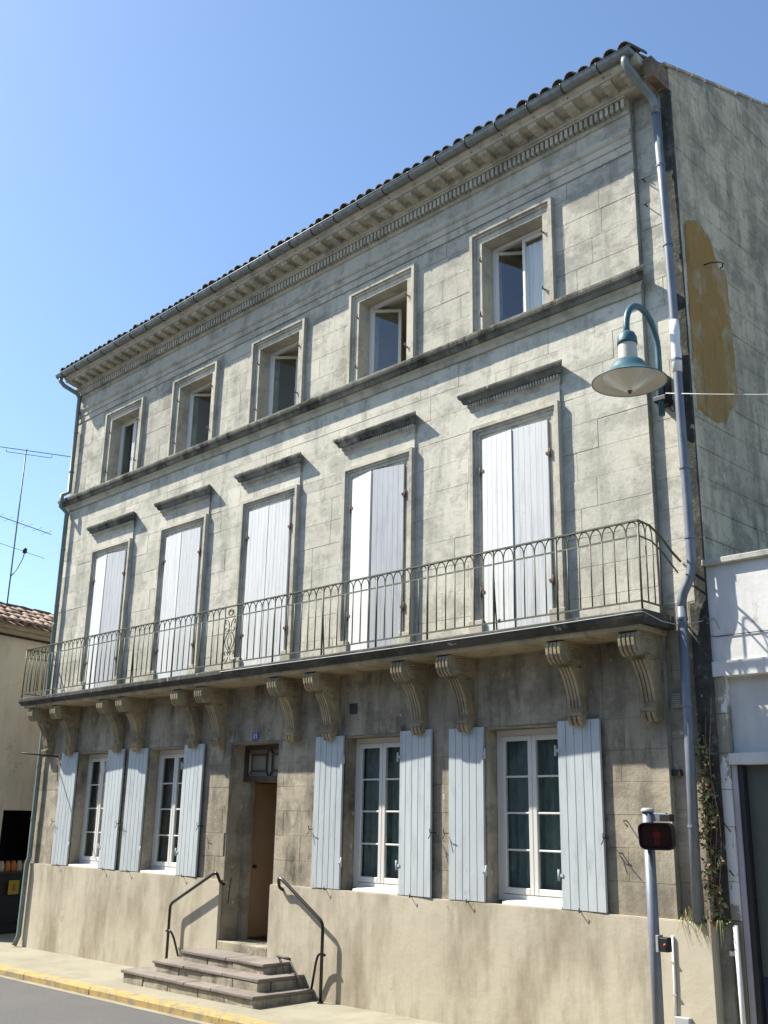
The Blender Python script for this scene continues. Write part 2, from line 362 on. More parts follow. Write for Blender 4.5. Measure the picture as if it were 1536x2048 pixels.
def wall_holes(g, x0, x1, z0, z1, y0, y1, holes):
    xs = sorted({x0, x1, *[h[0] for h in holes], *[h[1] for h in holes]}); xs = [x for x in xs if x0 <= x <= x1]
    zs = sorted({z0, z1, *[h[2] for h in holes], *[h[3] for h in holes]}); zs = [z for z in zs if z0 <= z <= z1]
    def solid(i, j):
        if i < 0 or j < 0 or i >= len(xs) - 1 or j >= len(zs) - 1: return False
        cx = (xs[i] + xs[i + 1]) / 2; cz = (zs[j] + zs[j + 1]) / 2
        return not any(h[0] < cx < h[1] and h[2] < cz < h[3] for h in holes)
    for i in range(len(xs) - 1):
        for j in range(len(zs) - 1):
            if not solid(i, j): continue
            a, b, c, d = xs[i], xs[i + 1], zs[j], zs[j + 1]
            g.quad((a, y0, c), (b, y0, c), (b, y0, d), (a, y0, d))
            g.quad((b, y1, c), (a, y1, c), (a, y1, d), (b, y1, d))
            if not solid(i - 1, j): g.quad((a, y1, c), (a, y0, c), (a, y0, d), (a, y1, d))
            if not solid(i + 1, j): g.quad((b, y0, c), (b, y1, c), (b, y1, d), (b, y0, d))
            if not solid(i, j - 1): g.quad((a, y0, c), (a, y1, c), (b, y1, c), (b, y0, c))
            if not solid(i, j + 1): g.quad((a, y0, d), (b, y0, d), (b, y1, d), (a, y1, d))
    return g

# ================================================================== SETTING
g = G()
for (xa, xb) in ((-600, -40), (-40, 40), (40, 600)):
    za = gz(max(-40, min(40, xa))); zb = gz(max(-40, min(40, xb)))
    g.quad((xa, -600, za - 0.125), (xb, -600, zb - 0.125), (xb, 600, zb - 0.125), (xa, 600, za - 0.125))
o = g.build('road', ASPHALT); o['kind'] = 'structure'
g = G()
g.add([(-40, -1.47, gz(-40) - .018), (40, -1.47, gz(40) - .018), (40, 0.3, gz(40)), (-40, 0.3, gz(-40)),
       (-40, -1.47, gz(-40) - .25), (40, -1.47, gz(40) - .25), (40, 12, gz(40)), (-40, 12, gz(-40))],
      [(0, 1, 2, 3), (4, 5, 1, 0), (3, 2, 6, 7)])
o = g.build('pavement', PAVE); o['kind'] = 'structure'
# gutter strip of the road along the kerb: pale concrete
g = G(); g.quad((-40, -1.76, gz(-40) - .121), (40, -1.76, gz(40) - .121), (40, -1.62, gz(40) - .121), (-40, -1.62, gz(-40) - .121))
o = g.build('road_edge', PAVE); o['kind'] = 'structure'
# kerb of separate stones
g = G(); g.add([(-40, -1.635, gz(-40) - .2), (40, -1.635, gz(40) - .2), (40, -1.635, gz(40) - .03), (-40, -1.635, gz(-40) - .03),
                (-40, -1.475, gz(-40) - .03), (40, -1.475, gz(40) - .03)], [(0, 1, 2, 3), (3, 2, 5, 4)])
kerb = g.build('kerb', MORTAR); kerb['kind'] = 'structure'
x = -9.5
while x < 10.5:
    w = random.uniform(0.97, 1.06)
    g = G(); e = random.uniform(-.004, .004)
    def kz(xx, h): return gz(xx) + h
    xa, xb = x + .004, x + w - .004
    ya = -1.65 + e
    g.add([(xa, ya, kz(xa, -.2)), (xb, ya, kz(xb, -.2)), (xb, ya, kz(xb, -.045)), (xa, ya, kz(xa, -.045)),
           (xa, ya + .025, kz(xa, -.018)), (xb, ya + .025, kz(xb, -.018)), (xb, -1.47, kz(xb, -.012)), (xa, -1.47, kz(xa, -.012)),
           (xb, -1.47, kz(xb, -.2)), (xa, -1.47, kz(xa, -.2))],
          [(0, 1, 2, 3), (3, 2, 5, 4), (4, 5, 6, 7), (1, 8, 6, 5, 2), (0, 3, 4, 7, 9)])
    g.build('kerb_stone', KERB, kerb); x += w

# ================================================================== TOWNHOUSE
house = thing('townhouse', 'three-storey pale stone townhouse with long iron balcony and closed white shutters', 'building', (0, 0, 0))
XL, XR, XE = -7.0, 6.92, 7.44            # left corner, right edge of the proud front, right corner
BX = [-4.95, -2.48, -0.03, 2.48, 4.99]
GX = [-4.93, -2.52, None, 2.45, 4.98]
UP = [(c - .53, c + .53, 8.60, 10.13) for c in BX]
FI = [(c - .54, c + .54, 4.47, 7.19) for c in BX]
GF = [(c - .545, c + .545, 1.385, 3.40) for c in GX if c is not None]
DR = (-.745, .445, 0.40, 3.40)
HOLES = UP + FI + GF + [DR]
g = G(); wall_holes(g, XL, XR, -0.6, 11.5, 0.012, 0.42, HOLES)
wall = g.build('wall', MORTAR, house)
# reveals and inner faces: thin stone lining in every opening
for (a, b, c, d) in HOLES:
    rev = G().prism([(0, d), (0, c), (.425, c), (.425, d)], 0, 1); rev = G()
    P_ = [(a, c), (a, d), (b, d), (b, c), (b - .006, c), (b - .006, d - .006), (a + .006, d - .006), (a + .006, c)]
    n_ = 8; vs_ = [(x, 0.0, z) for x, z in P_] + [(x, .425, z) for x, z in P_]
    rev.add(vs_, [(i, n_ + i, n_ + (i + 1) % n_, (i + 1) % n_) for i in range(n_)] + [(0, 1, 6, 7), (1, 2, 5, 6), (2, 3, 4, 5), (8, 15, 14, 9), (9, 14, 13, 10), (10, 13, 12, 11)])
    rev.build('opening_lining', STONE_GF if c < 3 else TRIM, house)
# right strip and gable core
g = G()
g.box(XR + .001, XE - .02, 0.092, 0.42, -0.6, 11.35)
roofz = lambda y: 11.42 + 0.365 * y if y < 4.6 else 11.42 + 0.365 * (9.2 - y)
n0 = [(0.095, -.6), (9.2, -.6), (9.2, roofz(9.2)), (4.6, roofz(4.6)), (0.095, roofz(.095))]
g.prism(n0, XE - .36, XE - .012)
g.box(XL, XL + .35, 0.42, 9.2, -.6, 11.4); g.box(XL, XE - .36, 8.9, 9.2, -.6, 11.4)
g.build('side_wall', MORTAR, house)
sidewall = bpy.data.objects['side_wall']
# ---- ashlar blocks
blocks = []          # (depth-normal, polygon...) collected, then the 300 largest in view become stones
def subtract(r, h, eps=1e-4):
    a, b, c, d = r; A, B, C, D = h
    if A >= b - eps or B <= a + eps or C >= d - eps or D <= c + eps: return [r]
    out = []
    if c < C: out.append((a, b, c, C))
    if d > D: out.append((a, b, D, d))
    lo, hi = max(c, C), min(d, D)
    if a < A: out.append((a, A, lo, hi))
    if b > B: out.append((B, b, lo, hi))
    return out
def course(x0, x1, z0, z1, wmin, wmax, holes, mat, y=0.0):
    x = x0
    while x < x1 - .01:
        w = random.uniform(wmin, wmax)
        if x1 - (x + w) < wmin * .6: w = x1 - x
        pcs = [(x, x + w, z0, z1)]
        for h in holes:
            nx = []
            for r in pcs: nx += subtract(r, h)
            pcs = nx
        for r in pcs:
            if r[1] - r[0] > .05 and r[3] - r[2] > .04: blocks.append((r, mat, y))
        x += w
# shrink openings so the blocks reach their lining; surrounds cover the joint
CH = HOLES
z = 1.385
for k in range(6):
    course(XL, XR, z, z + .3395, .55, 1.15, CH, STONE_GF); z += .3395
course(XL, XR, 3.42, 4.24, .30, .52, CH, STONE_GF)
course(XL, XR, 4.24, 4.47, .7, 1.2, CH, STONE_GF)
z = 4.47
for k in range(11):
    course(XL, XR, z, z + .361, .55, 1.2, CH, STONE); z += .361
z = 8.45
for h in (.30, .36, .36, .36, .36, .24):
    course(XL, XR, z, z + h, .55, 1.2, CH, STONE_UP); z += h
course(XL, XR, z, 11.4, .9, 1.5, CH, STONE_UP)
z = 1.385
while z < 11.2:
    h = .36 if z + .36 < 11.2 else 11.25 - z
    course(XR + .001, XE, z, z + h, .25, .52, [], (STONE_UP if z > 8.4 else STONE) if z > 4.4 else STONE_GF, y=0.08); z += h
cand = []
J = 0.0013
for (a, b, c, d), mat, y in blocks:
    proud = random.uniform(0, .005)
    gg = G().cbox(a + J, b - J, y - proud, y + .06, c + J, d - J, .0022)
    ctr = Vector(((a + b) / 2, y, (c + d) / 2)); dv = ctr - CAM
    size = (b - a) * (d - c) * abs(dv.y) / dv.length ** 3
    cand.append((size, gg, mat, wall))
# side wall stones
z = 3.2; row = 0
while z < 13.4:
    y = .09; row += 1
    while y < 9.15:
        w = random.uniform(.55, 1.15)
        if row % 2 and y < .1: w *= .6
        y1 = min(y + w, 4.6 if y < 4.59 else 9.2); zt0 = min(z + .355, roofz(y) - .01); zt1 = min(z + .355, roofz(y1) - .01)
        if zt0 > z + .05 and zt1 > z + .05:
            p = random.uniform(0, .008); X0, X1 = XE - .05, XE - .006 + p; e = .006
            gg = G().add([(X1, y + J + e, z + J + e), (X1, y1 - J - e, z + J + e), (X1, y1 - J - e, zt1 - J - e), (X1, y + J + e, zt0 - J - e),
                          (X1 - e, y + J, z + J), (X1 - e, y1 - J, z + J), (X1 - e, y1 - J, zt1 - J), (X1 - e, y + J, zt0 - J),
                          (X0, y + J, z + J), (X0, y1 - J, z + J), (X0, y1 - J, zt1 - J), (X0, y + J, zt0 - J)],
                         [(0, 1, 2, 3), (0, 4, 5, 1), (1, 5, 6, 2), (2, 6, 7, 3), (3, 7, 4, 0), (4, 8, 9, 5), (5, 9, 10, 6), (6, 10, 11, 7), (7, 11, 8, 4)])
            dv = Vector((XE, (y + y1) / 2, z)) - CAM
            size = (y1 - y) * .35 * abs(dv.x) / dv.length ** 3
            if y > 2.2 + max(0, (z - 5) * .12) or z < 4.6: size *= .01
            cand.append((size, gg, GABLE, sidewall))
        y = y1
    z += .355
cand.sort(key=lambda t: -t[0])
for size, gg, mat, par in cand[:300]: gg.build('stone', mat, par)
for mat, nm in ((STONE, 'stone_courses'), (STONE_UP, 'stone_courses'), (STONE_GF, 'stone_courses'), (GABLE, 'stone_courses')):
    for par in (wall, sidewall):
        big = G()
        for size, gg, m2, p2 in cand[300:]:
            if m2 is mat and p2 is par: big.add(gg.v, gg.f)
        if big.v: big.build(nm, mat, par, kind='stuff')

# narrow dark-coloured strip down the right corner, wider in its lower part
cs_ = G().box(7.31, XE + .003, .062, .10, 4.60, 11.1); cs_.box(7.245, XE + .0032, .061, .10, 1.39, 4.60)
cs_.build('corner_strip', stone_mat('dark corner strip', (.095, .095, .082), (.055, .056, .05), (.025, .027, .022), dirt_amt=.9, lichen=.6, bump=1.0, dirt_lo=.42, dirt_hi=.6, seed=13), house)
# ---- plinth
g = G()
wall_holes(g, XL - .06, 7.30, -0.6, 1.38, -0.055, 0.3, [(DR[0] - .02, DR[1] - .0, -0.7, 1.5)])
pl = g.build('plinth', PLINTH, house)
g = G(); g.box(XL - .055, DR[0] - .03, -.05, .01, 1.378, 1.392); g.box(DR[1] + .01, 7.295, -.05, .01, 1.378, 1.392)
g.build('plinth_weathering', PLINTH, pl)
# ---- surrounds of the upper windows
def surround(c, hw, z0, z1, w, name, steps):
    for i, (o0, o1, pr) in enumerate(steps):      # offsets from the opening edge, projection
        gg = G()
        gg.prism([(0.02, z0), (-pr, z0), (-pr, z1 + o1), (0.02, z1 + o1)], c - hw - o1, c - hw - o0)
        gg.prism([(0.02, z0), (-pr, z0), (-pr, z1 + o1), (0.02, z1 + o1)], c + hw + o0, c + hw + o1)
        gg.prism([(0.02, z1 + o0), (-pr, z1 + o0), (-pr, z1 + o1 - .0006), (0.02, z1 + o1 - .0006)], c - hw - o0, c + hw + o0)
        gg.build(name, TRIM, house)
for c in BX:
    surround(c, .525, 8.70, 10.125, .2, 'window_surround', [(0, .095, .022), (.095, .135, .04), (.135, .185, .075)])
    surround(c, .535, 4.47, 7.185, .2, 'door_surround', [(0, .05, .018), (.05, .10, .035), (.10, .135, .055), (.135, .185, .085)])
    # plain frieze and hood
    gg = G(); gg.box(c - .72, c + .72, -.03, .02, 7.372, 7.60); gg.build('door_frieze', STONE, house)
    gg = G(); gg.mprism([(0.02, 7.60), (-.035, 7.60), (-.05, 7.64), (-.05, 7.66), (-.062, 7.665), (-.062, 7.72), (0.02, 7.72)], c - .70, c + .70)
    hm = gg.build('hood_moulding', TRIM, house)
    gg = G(); x = c - .755
    while x < c + .75:
        gg.box(x, x + .024, -.092, -.055, 7.668, 7.716); x += .046
    gg.build('hood_dentils', TRIM, hm, kind='stuff')
    gg = G(); gg.mprism([(0.02, 7.722), (-.10, 7.722), (-.115, 7.74), (-.125, 7.775), (-.155, 7.80), (-.165, 7.83), (-.165, 7.855), (-.13, 7.87), (0.02, 7.90)], c - .705, c + .705)
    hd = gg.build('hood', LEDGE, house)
    for sx in (-1, 1):                               # surround foot blocks
        gg = G(); xx = c + sx * .63; gg.box(xx - .115, xx + .115, -.10, .02, 4.47, 4.74); gg.build('surround_base', TRIM, house, bevel=.008)
# ---- belt course
g = G(); g.mprism([(0.02, 8.44), (-.03, 8.44), (-.045, 8.47), (-.045, 8.50), (-.09, 8.545), (0.02, 8.545)], XL + .02, XR - .02)
g.build('belt_moulding', TRIM, house)
g = G(); g.mprism([(0.02, 8.546), (-.12, 8.546), (-.135, 8.58), (-.135, 8.60), (-.17, 8.625), (-.18, 8.66), (-.18, 8.69), (-.15, 8.715), (0.02, 8.745)], XL + .02, XR - .02)
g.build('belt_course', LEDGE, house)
# ---- entablature
g = G()
prof = [(0.02, 10.44), (-.018, 10.44), (-.018, 10.565), (-.034, 10.565), (-.034, 10.66), (-.05, 10.67), (-.07, 10.70), (-.07, 10.735), (-.02, 10.755), (-.012, 10.76), (-.012, 10.985), (-.03, 10.99), (-.045, 11.01), (-.05, 11.015), (-.05, 11.165), (-.125, 11.175), (-.125, 11.20), (-.15, 11.205), (-.15, 11.315), (-.39, 11.315), (-.395, 11.36), (-.43, 11.38), (-.445, 11.41), (-.445, 11.43), (0.02, 11.45)]
g.prism(prof, XL + .005, XR - .002)
ent = g.build('cornice', TRIM, house)
g = G(); x = XL + .03
while x < XR - .05: g.box(x, x + .046, -.118, -.048, 11.04, 11.16); x += .079
g.build('dentil_row', TRIM, ent, kind='stuff')
g = G().prism([(-.14, 11.318), (-.37, 11.318), (-.37, 11.285), (-.35, 11.268), (-.30, 11.262), (-.24, 11.245), (-.14, 11.242)], -.07, .07)
mod = g.mesh('modillion', TRIM); x = XL + .15
while x < XR + .3: inst('modillion', mod, (x if x < XR - .1 else x, 0, 0), ent); x += .2905
# cornice continues over the strip at the right
g = G(); g.prism([(0.1, 11.20), (-.15, 11.20), (-.15, 11.315), (-.39, 11.315), (-.43, 11.38), (-.445, 11.428), (0.1, 11.448)], XR - .001, 7.30)
g.build('cornice_return', TRIM, ent)
# ---- roof
g = G()
rp = [(-.40, 11.44), (-.40, 11.475), (4.6, roofz(4.6) + .06), (9.6, 11.32), (9.6, 11.28), (4.6, roofz(4.6) + .02)]
g.prism(rp, XL - .05, XE - .16)
roof = g.build('roof', TILE, house)
def tile_mesh(name, mat, L, r0, r1, n=7, t=.014):
    gg = G()
    ring = []
    for yy, r in ((0, r0), (L, r1)):
        for rr in (r, r - t):
            ring.append([(rr * math.cos(math.pi * j / n), yy, rr * math.sin(math.pi * j / n)) for j in range(n + 1)])
    vs = [p for rg in ring for p in rg]; m = n + 1; fs = []
    for j in range(n):
        fs.append((j, j + 1, 2 * m + j + 1, 2 * m + j)); fs.append((m + j + 1, m + j, 3 * m + j, 3 * m + j + 1))
        fs.append((j + 1, j, m + j, m + j + 1)); fs.append((2 * m + j, 2 * m + j + 1, 3 * m + j + 1, 3 * m + j))
    gg.add(vs, fs, True); return gg.mesh(name, mat)
tm = tile_mesh('roof_tile', TILE, .46, .100, .082)
sl = math.atan(.365)
tilecount = 0
for rr in range(3):
    x = XL + .05
    while x < (7.27 if rr == 0 else 7.16):
        yy = -.50 + rr * .36 + random.uniform(-.025, .02)
        zz = 11.485 + .365 * (yy + .45) + .040 + random.uniform(-.010, .018)
        inst('roof_tile', tm, (x + random.uniform(-.012, .012), yy, zz), roof, (sl + random.uniform(-.04, .05), random.uniform(-.08, .08), random.uniform(-.06, .06)))
        x += .196
chm = tile_mesh('channel_tile', TILE, .46, .08, .07)
x = XL + .15
while x < 7.2:
    inst('channel_tile', chm, (x, -.46, 11.50 + .06), roof, (sl, math.pi, 0)); x += .196
# rake: flat capping stones and tile bits up the gable
y = -.02
while y < 5:
    L = random.uniform(.35, .5); gg = G()
    gg.box(-.30, .012, 0, L - .012, 0, .035)
    me = gg.mesh('rake_slab', GABLE)
    inst('rake_slab', me, (XE, y, roofz(y) + .002 + random.uniform(-.003, .006)), roof, (sl, random.uniform(-.03, .03), random.uniform(-.02, .02))); y += L
g = G(); g.box(7.31, 7.425, -.30, .1, 11.12, 11.40); g.build('eave_closer', RUSTWOOD, roof)
# ---- gutter
g = G(); n = 10
def gut(r, flip=False): return [(-.485 + r * math.cos(math.pi + math.pi * j / n), 11.475 + r * math.sin(math.pi + math.pi * j / n)) for j in range(n + 1)]
pr = gut(.078) + [(-.485 + .072, 11.475)] + list(reversed(gut(.072)))
g.prism(pr, XL - .16, 7.27)
g.tube([(XL - .16, -.485 - .078, 11.478), (7.27, -.485 - .078, 11.478)], .010, 6)
g.lathe([(0, 0), (.001, 0)], 0, 0, 0, 3) if False else None
gutter = g.build('gutter', ZINC, house)
for xx in (XL - .158, 7.268):
    gg = G(); pts = [(xx, y, z) for y, z in gut(.074)]
    gg.add(pts, [tuple(range(len(pts)))]); gg.add([(p[0] + .002, p[1], p[2]) for p in pts], [tuple(range(len(pts) - 1, -1, -1))]); gg.build('gutter_end', ZINC, gutter)
gg = G()
arc = [(0, -.485 + .083 * math.cos(t), 11.475 + .083 * math.sin(t)) for t in [math.pi * (.95 + .1 * k) for k in range(9)]]
gg.tube(arc + [(0, -.40, 11.36), (0, -.34, 11.322)], .0075, 5)
strap = gg.mesh('gutter_strap', BLACKIRON); x = XL + .1
while x < 7.2: inst('gutter_strap', strap, (x, 0, 0), gutter); x += .548
# ---- down pipes
def collar(parent, p, r, mat, h=.03):
    G().lathe([(r * .9, -h), (r * 1.18, -h), (r * 1.18, h), (r * .9, h)], *p, n=14, smooth=False).build('pipe_collar', mat, parent)
g = G()
g.tube([(7.17, -.485, 11.41), (7.17, -.485, 11.33), (7.18, -.46, 11.27), (7.21, -.36, 11.19), (7.25, -.22, 11.08), (7.285, -.10, 10.97), (7.295, -.06, 10.88), (7.298, -.055, 10.75)], .052, 14)
dp = g.build('down_pipe', PIPE_W if False else ZINC, house)
g = G(); xs = [(7.298, 10.80), (7.33, 9.5), (7.352, 8.1), (7.352, 6.6), (7.362, 5.7), (7.362, 5.10)]
g.tube([(x, -.045, z) for x, z in xs] + [(7.362, -.05, 4.98), (7.35, -.055, 4.90), (7.31, -.06, 4.80), (7.25, -.06, 4.70), (7.225, -.06, 4.62), (7.22, -.06, 4.5)], .050, 14)
g.tube([(7.22, -.06, 4.55), (7.205, -.06, 3.0), (7.17, -.055, 1.39)], .052, 14)
g.build('pipe_run', PIPE, dp)
for p in ((7.298, -.05, 10.82), (7.318, -.045, 10.0), (7.34, -.045, 8.9), (7.352, -.045, 7.4), (7.357, -.045, 6.1), (7.362, -.045, 5.3), (7.219, -.06, 4.42), (7.21, -.06, 3.5), (7.19, -.06, 2.3)):
    collar(dp, p, .050, PIPE, .014)
g = G()
g.tube([(7.352, -.045, 7.9), (7.352, -.045, 7.75), (7.350, -.046, 7.6), (7.354, -.044, 7.45), (7.352, -.045, 7.25)], [.054, .057, .053, .057, .053], 14)
g.build('pipe_wrap', PIPE_W, dp)
g = G()
g.tube([(XL - .05, -.485, 11.40), (XL - .05, -.485, 11.33), (XL - .02, -.40, 11.24), (-6.90, -.14, 11.10), (-6.88, -.09, 11.0), (-6.88, -.085, 8.85), (-6.88, -.24, 8.75), (-6.88, -.24, 8.5), (-6.88, -.085, 8.38), (-6.86, -.085, 4.6), (-6.87, -.085, 4.2), (-6.86, -.085, 1.5), (-6.86, -.12, 1.36), (-6.87, -.12, .1), (-6.89, -.18, gz(-6.9) + .02)], .046, 12)
dl = g.build('down_pipe', PIPE_L, house)
for zz in (10.2, 9.3, 7.6, 6.4, 5.4, 3.2, 2.2): collar(dl, (-6.872, -.085, zz), .046, PIPE_L, .014)

# ---- windows
def board_door(c0, w, z0, z1, y, nb, th=.03, gap=.0012):
    """boards of a shutter leaf as separate shapes in local x 0..w"""
    out = []; bw = w / nb
    for i in range(nb):
        out.append(G().cbox(c0 + i * bw + gap, c0 + (i + 1) * bw - gap, y, y + th, z0, z1, gap * 2.5))
    return out
def place_leaf(gs, hx, hy, ang):
    ca, sa = math.cos(ang), math.sin(ang)
    for q in gs:
        q.xform(lambda v: Vector((hx + v.x * ca - v.y * sa, hy + v.x * sa + v.y * ca, v.z)))
def shutter(name, hx, hy, ang, w, z0, z1, mat, nb, side, hinge_mat, hz):
    """side +1: leaf runs to +x from its hinge; -1: to -x"""
    gs = board_door(0, w, z0, z1, -.015, nb, gap=.0006 if mat is WHITE else .0016)
    bat = [G().cbox(.03, w - .03, .015, .035, zz - .05, zz + .05, .004) for zz in (z0 + .35, z1 - .35)]
    hin = [G().box(-.025, .03, -.024, -.008, zz - .016, zz + .016).tube([(-.03, -.02, zz - .06), (-.03, -.02, zz + .06)], .014, 6) for zz in hz]
    allg = gs + bat + hin
    if side < 0:
        for q in allg:
            q.v = [(-x, y, z) for x, y, z in q.v]; q.f = [tuple(reversed(f)) for f in q.f]
    place_leaf(allg, hx, hy, ang)
    root = G(); root.add(bat[0].v, bat[0].f).add(bat[1].v, bat[1].f)
    r = root.build(name, mat, house)
    for q in gs: q.build('board', mat, r)
    for q in hin: q.build('hinge', hinge_mat, r)
    return r
LANG = [9, 3.5, 1.2, 13, 5]; RANG = [8.2, 2.9, .7, 12.0, 3.6]
for i, c in enumerate(BX):
    shutter('balcony_shutter', c - .53, -.035, -R_(LANG[i]), .528, 4.50, 7.165, WHITE, 6, 1, RUST, (5.1, 6.72))
    shutter('balcony_shutter', c + .53, -.035, R_(RANG[i]), .528, 4.50, 7.165, WHITE, 6, -1, RUST, (5.1, 6.72))
def stop(parent, x, z, y=-.06):
    gg = G().tube([(x, .0, z), (x, y - .05, z), (x + .02, y - .075, z + .05)], .006, 5).tube([(x, y - .03, z), (x - .015, y - .06, z - .07)], .006, 5)
    gg.build('shutter_stop', BLACKIRON, parent)
for i, c in enumerate(GX):
    if c is None: continue
    a = R_(random.uniform(-2.6, -1.2)); b = R_(random.uniform(-3.0, -1.5))
    w = .555
    s1 = shutter('window_shutter', c - .553, -.030, -a, w, 1.40, 3.42, BLUE, 5, -1, BLUE, (1.75, 3.1))
    s2 = shutter('window_shutter', c + .553, -.030, b, w + .03, 1.40, 3.43, BLUE, 5, 1, BLUE, (1.75, 3.1))
    # leaves open flat against the wall: hinge at the reveal
    stop(s1, c - .553 - w - .03, 2.16); stop(s2, c + .553 + w + .05, 2.16)
    for xx in (c - .80, c + .80):
        gg = G().tube([(xx, -.05, 1.39), (xx + .01, -.10, 1.385), (xx + .015, -.105, 1.43)], .006, 5).build('shutter_catch', BLACKIRON, house)
def glazed(parent, x0, x1, z0, z1, y, nrows, fr=.055, mt=.022, hy=None, ang=0.0, flip=1):
    """a sash: frame, muntins, panes. hy gives the pivot for a leaf swung by ang about x0 (flip 1) or x1 (-1)"""
    gs = []
    f = G()
    f.cbox(x0, x0 + fr, y, y + .045, z0, z1, .006); f.cbox(x1 - fr, x1, y, y + .045, z0, z1, .006)
    f.cbox(x0 + fr, x1 - fr, y + .001, y + .044, z0, z0 + fr * 1.15, .006); f.cbox(x0 + fr, x1 - fr, y + .001, y + .044, z1 - fr, z1, .006)
    gs.append(('sash', f, PVC))
    zz0, zz1 = z0 + fr * 1.15, z1 - fr
    for k in range(nrows):
        a = zz0 + (zz1 - zz0) * k / nrows; b = zz0 + (zz1 - zz0) * (k + 1) / nrows
        gs.append(('pane', G().box(x0 + fr + .0015, x1 - fr - .0015, y + .018, y + .024, a + .002, b - .002), GLASS2 if (z0 > 8 and x0 > 1.5) else GLASS))
        if k: gs.append(('glazing_bar', G().cbox(x0 + fr, x1 - fr, y + .008, y + .036, a - mt / 2, a + mt / 2, .004), PVC))
    px = x0 if flip > 0 else x1
    if ang:
        ca, sa = math.cos(ang), math.sin(ang)
        for _, q, _m in gs:
            q.xform(lambda v: Vector((px + (v.x - px) * ca - (v.y - y) * sa, y + (v.x - px) * sa + (v.y - y) * ca, v.z)))
    for nm, q, m in gs: q.build(nm, m, parent)
def fixed_frame(parent_name, x0, x1, z0, z1, y, w=.05, mat=PVC):
    f = G()
    f.cbox(x0, x0 + w, y, y + .07, z0, z1, .006); f.cbox(x1 - w, x1, y, y + .07, z0, z1, .006)
    f.cbox(x0 + w, x1 - w, y + .001, y + .069, z1 - w, z1, .006); f.cbox(x0 + w, x1 - w, y + .001, y + .069, z0, z0 + w, .006)
    return f.build(parent_name, mat, house)
for i, c in enumerate(GX):
    if c is None: continue
    w = fixed_frame('window', c - .537, c + .537, 1.42, 3.39, .19, w=.075)
    glazed(w, c - .463, c + .002, 1.50, 3.315, .185, 4, fr=.062); glazed(w, c + .004, c + .463, 1.50, 3.315, .185, 4, fr=.062)
    G().prism([(.185, 1.378), (-.03, 1.378), (-.035, 1.40), (-.03, 1.425), (.185, 1.445)], c - .30 if i > 2 else c - .5, c + .535).build('sill', PVC, w)
    cm = CURTAIN if i > 2 else CURTAIN_B
    gg = G(); nn = 44; vs = []
    for k in range(nn + 1):
        x = c - .52 + 1.04 * k / nn; yy = .31 + .018 * math.sin(k * 1.15) + .01 * math.sin(k * .47 + i)
        vs += [(x, yy, 1.42), (x, yy, 3.38)]
    gg.add(vs, [(2 * k, 2 * k + 2, 2 * k + 3, 2 * k + 1) for k in range(nn)], True); gg.build('curtain', cm, w)
# upper windows, each with its own leaves
def upper(i, left, right, curtain=None):
    c = BX[i]; w = fixed_frame('window', c - .522, c + .522, 8.70, 10.122, .20)
    glazed(w, c - .47, c + .001, 8.752, 10.07, .21, 1, fr=.05, ang=R_(left), flip=1)
    glazed(w, c + .003, c + .47, 8.752, 10.07, .21, 1, fr=.05, ang=-R_(right), flip=-1)
    for sx in (-1, 1):
        for zz in (9.0, 9.85):
            G().tube([(c + sx * .545, -.02, zz), (c + sx * .53, -.06, zz), (c + sx * .53, -.06, zz + .05)], .012, 6).build('shutter_pin', RUST, w)
    if curtain:
        a, b = curtain; gg = G(); vs = []; nn = 16
        for k in range(nn + 1):
            x = c + a + (b - a) * k / nn; yy = .33 + .02 * math.sin(k * 1.3); vs += [(x, yy, 8.74), (x, yy, 10.06)]
        gg.add(vs, [(2 * k, 2 * k + 2, 2 * k + 3, 2 * k + 1) for k in range(nn)], True); gg.build('curtain', INNER_W, w)
upper(0, 0, 0, (.0, .47)); upper(1, 42, 75); upper(2, 42, 82); upper(3, 40, 80); upper(4, 38, 0, (.03, .47))
# rooms behind the openings
g = G()
for (z0, z1) in ((.5, 4.2), (4.45, 8.3), (8.5, 10.30)):
    yb_ = 2.3 if z0 > 8 else 4.2
    g.quad((XL + .35, yb_, z0), (XE - .4, yb_, z0), (XE - .4, yb_, z1), (XL + .35, yb_, z1))
    g.quad((XL + .35, .42, z1), (XL + .35, 4.2, z1), (XE - .4, 4.2, z1), (XE - .4, .42, z1))
    for xx in (-3.7, -1.25, 1.22, 3.73):
        if z0 > 4 or abs(xx) > 2: g.box(xx - .05, xx + .05, .43, 4.2, z0, z1)
g.build('room_walls', INNER, house)
g = G()
for zf in (.5, 4.44): g.box(XL + .35, XE - .4, .425, 4.2, zf - .15, zf)
g.build('room_floor', FLOOR_IN, house)
G().box(XL + .35, XE - .4, .425, 4.2, 8.30, 8.45).build('upper_floor', plain_mat('pale floor boards', (0.42, 0.33, 0.22), rough=.7), house)
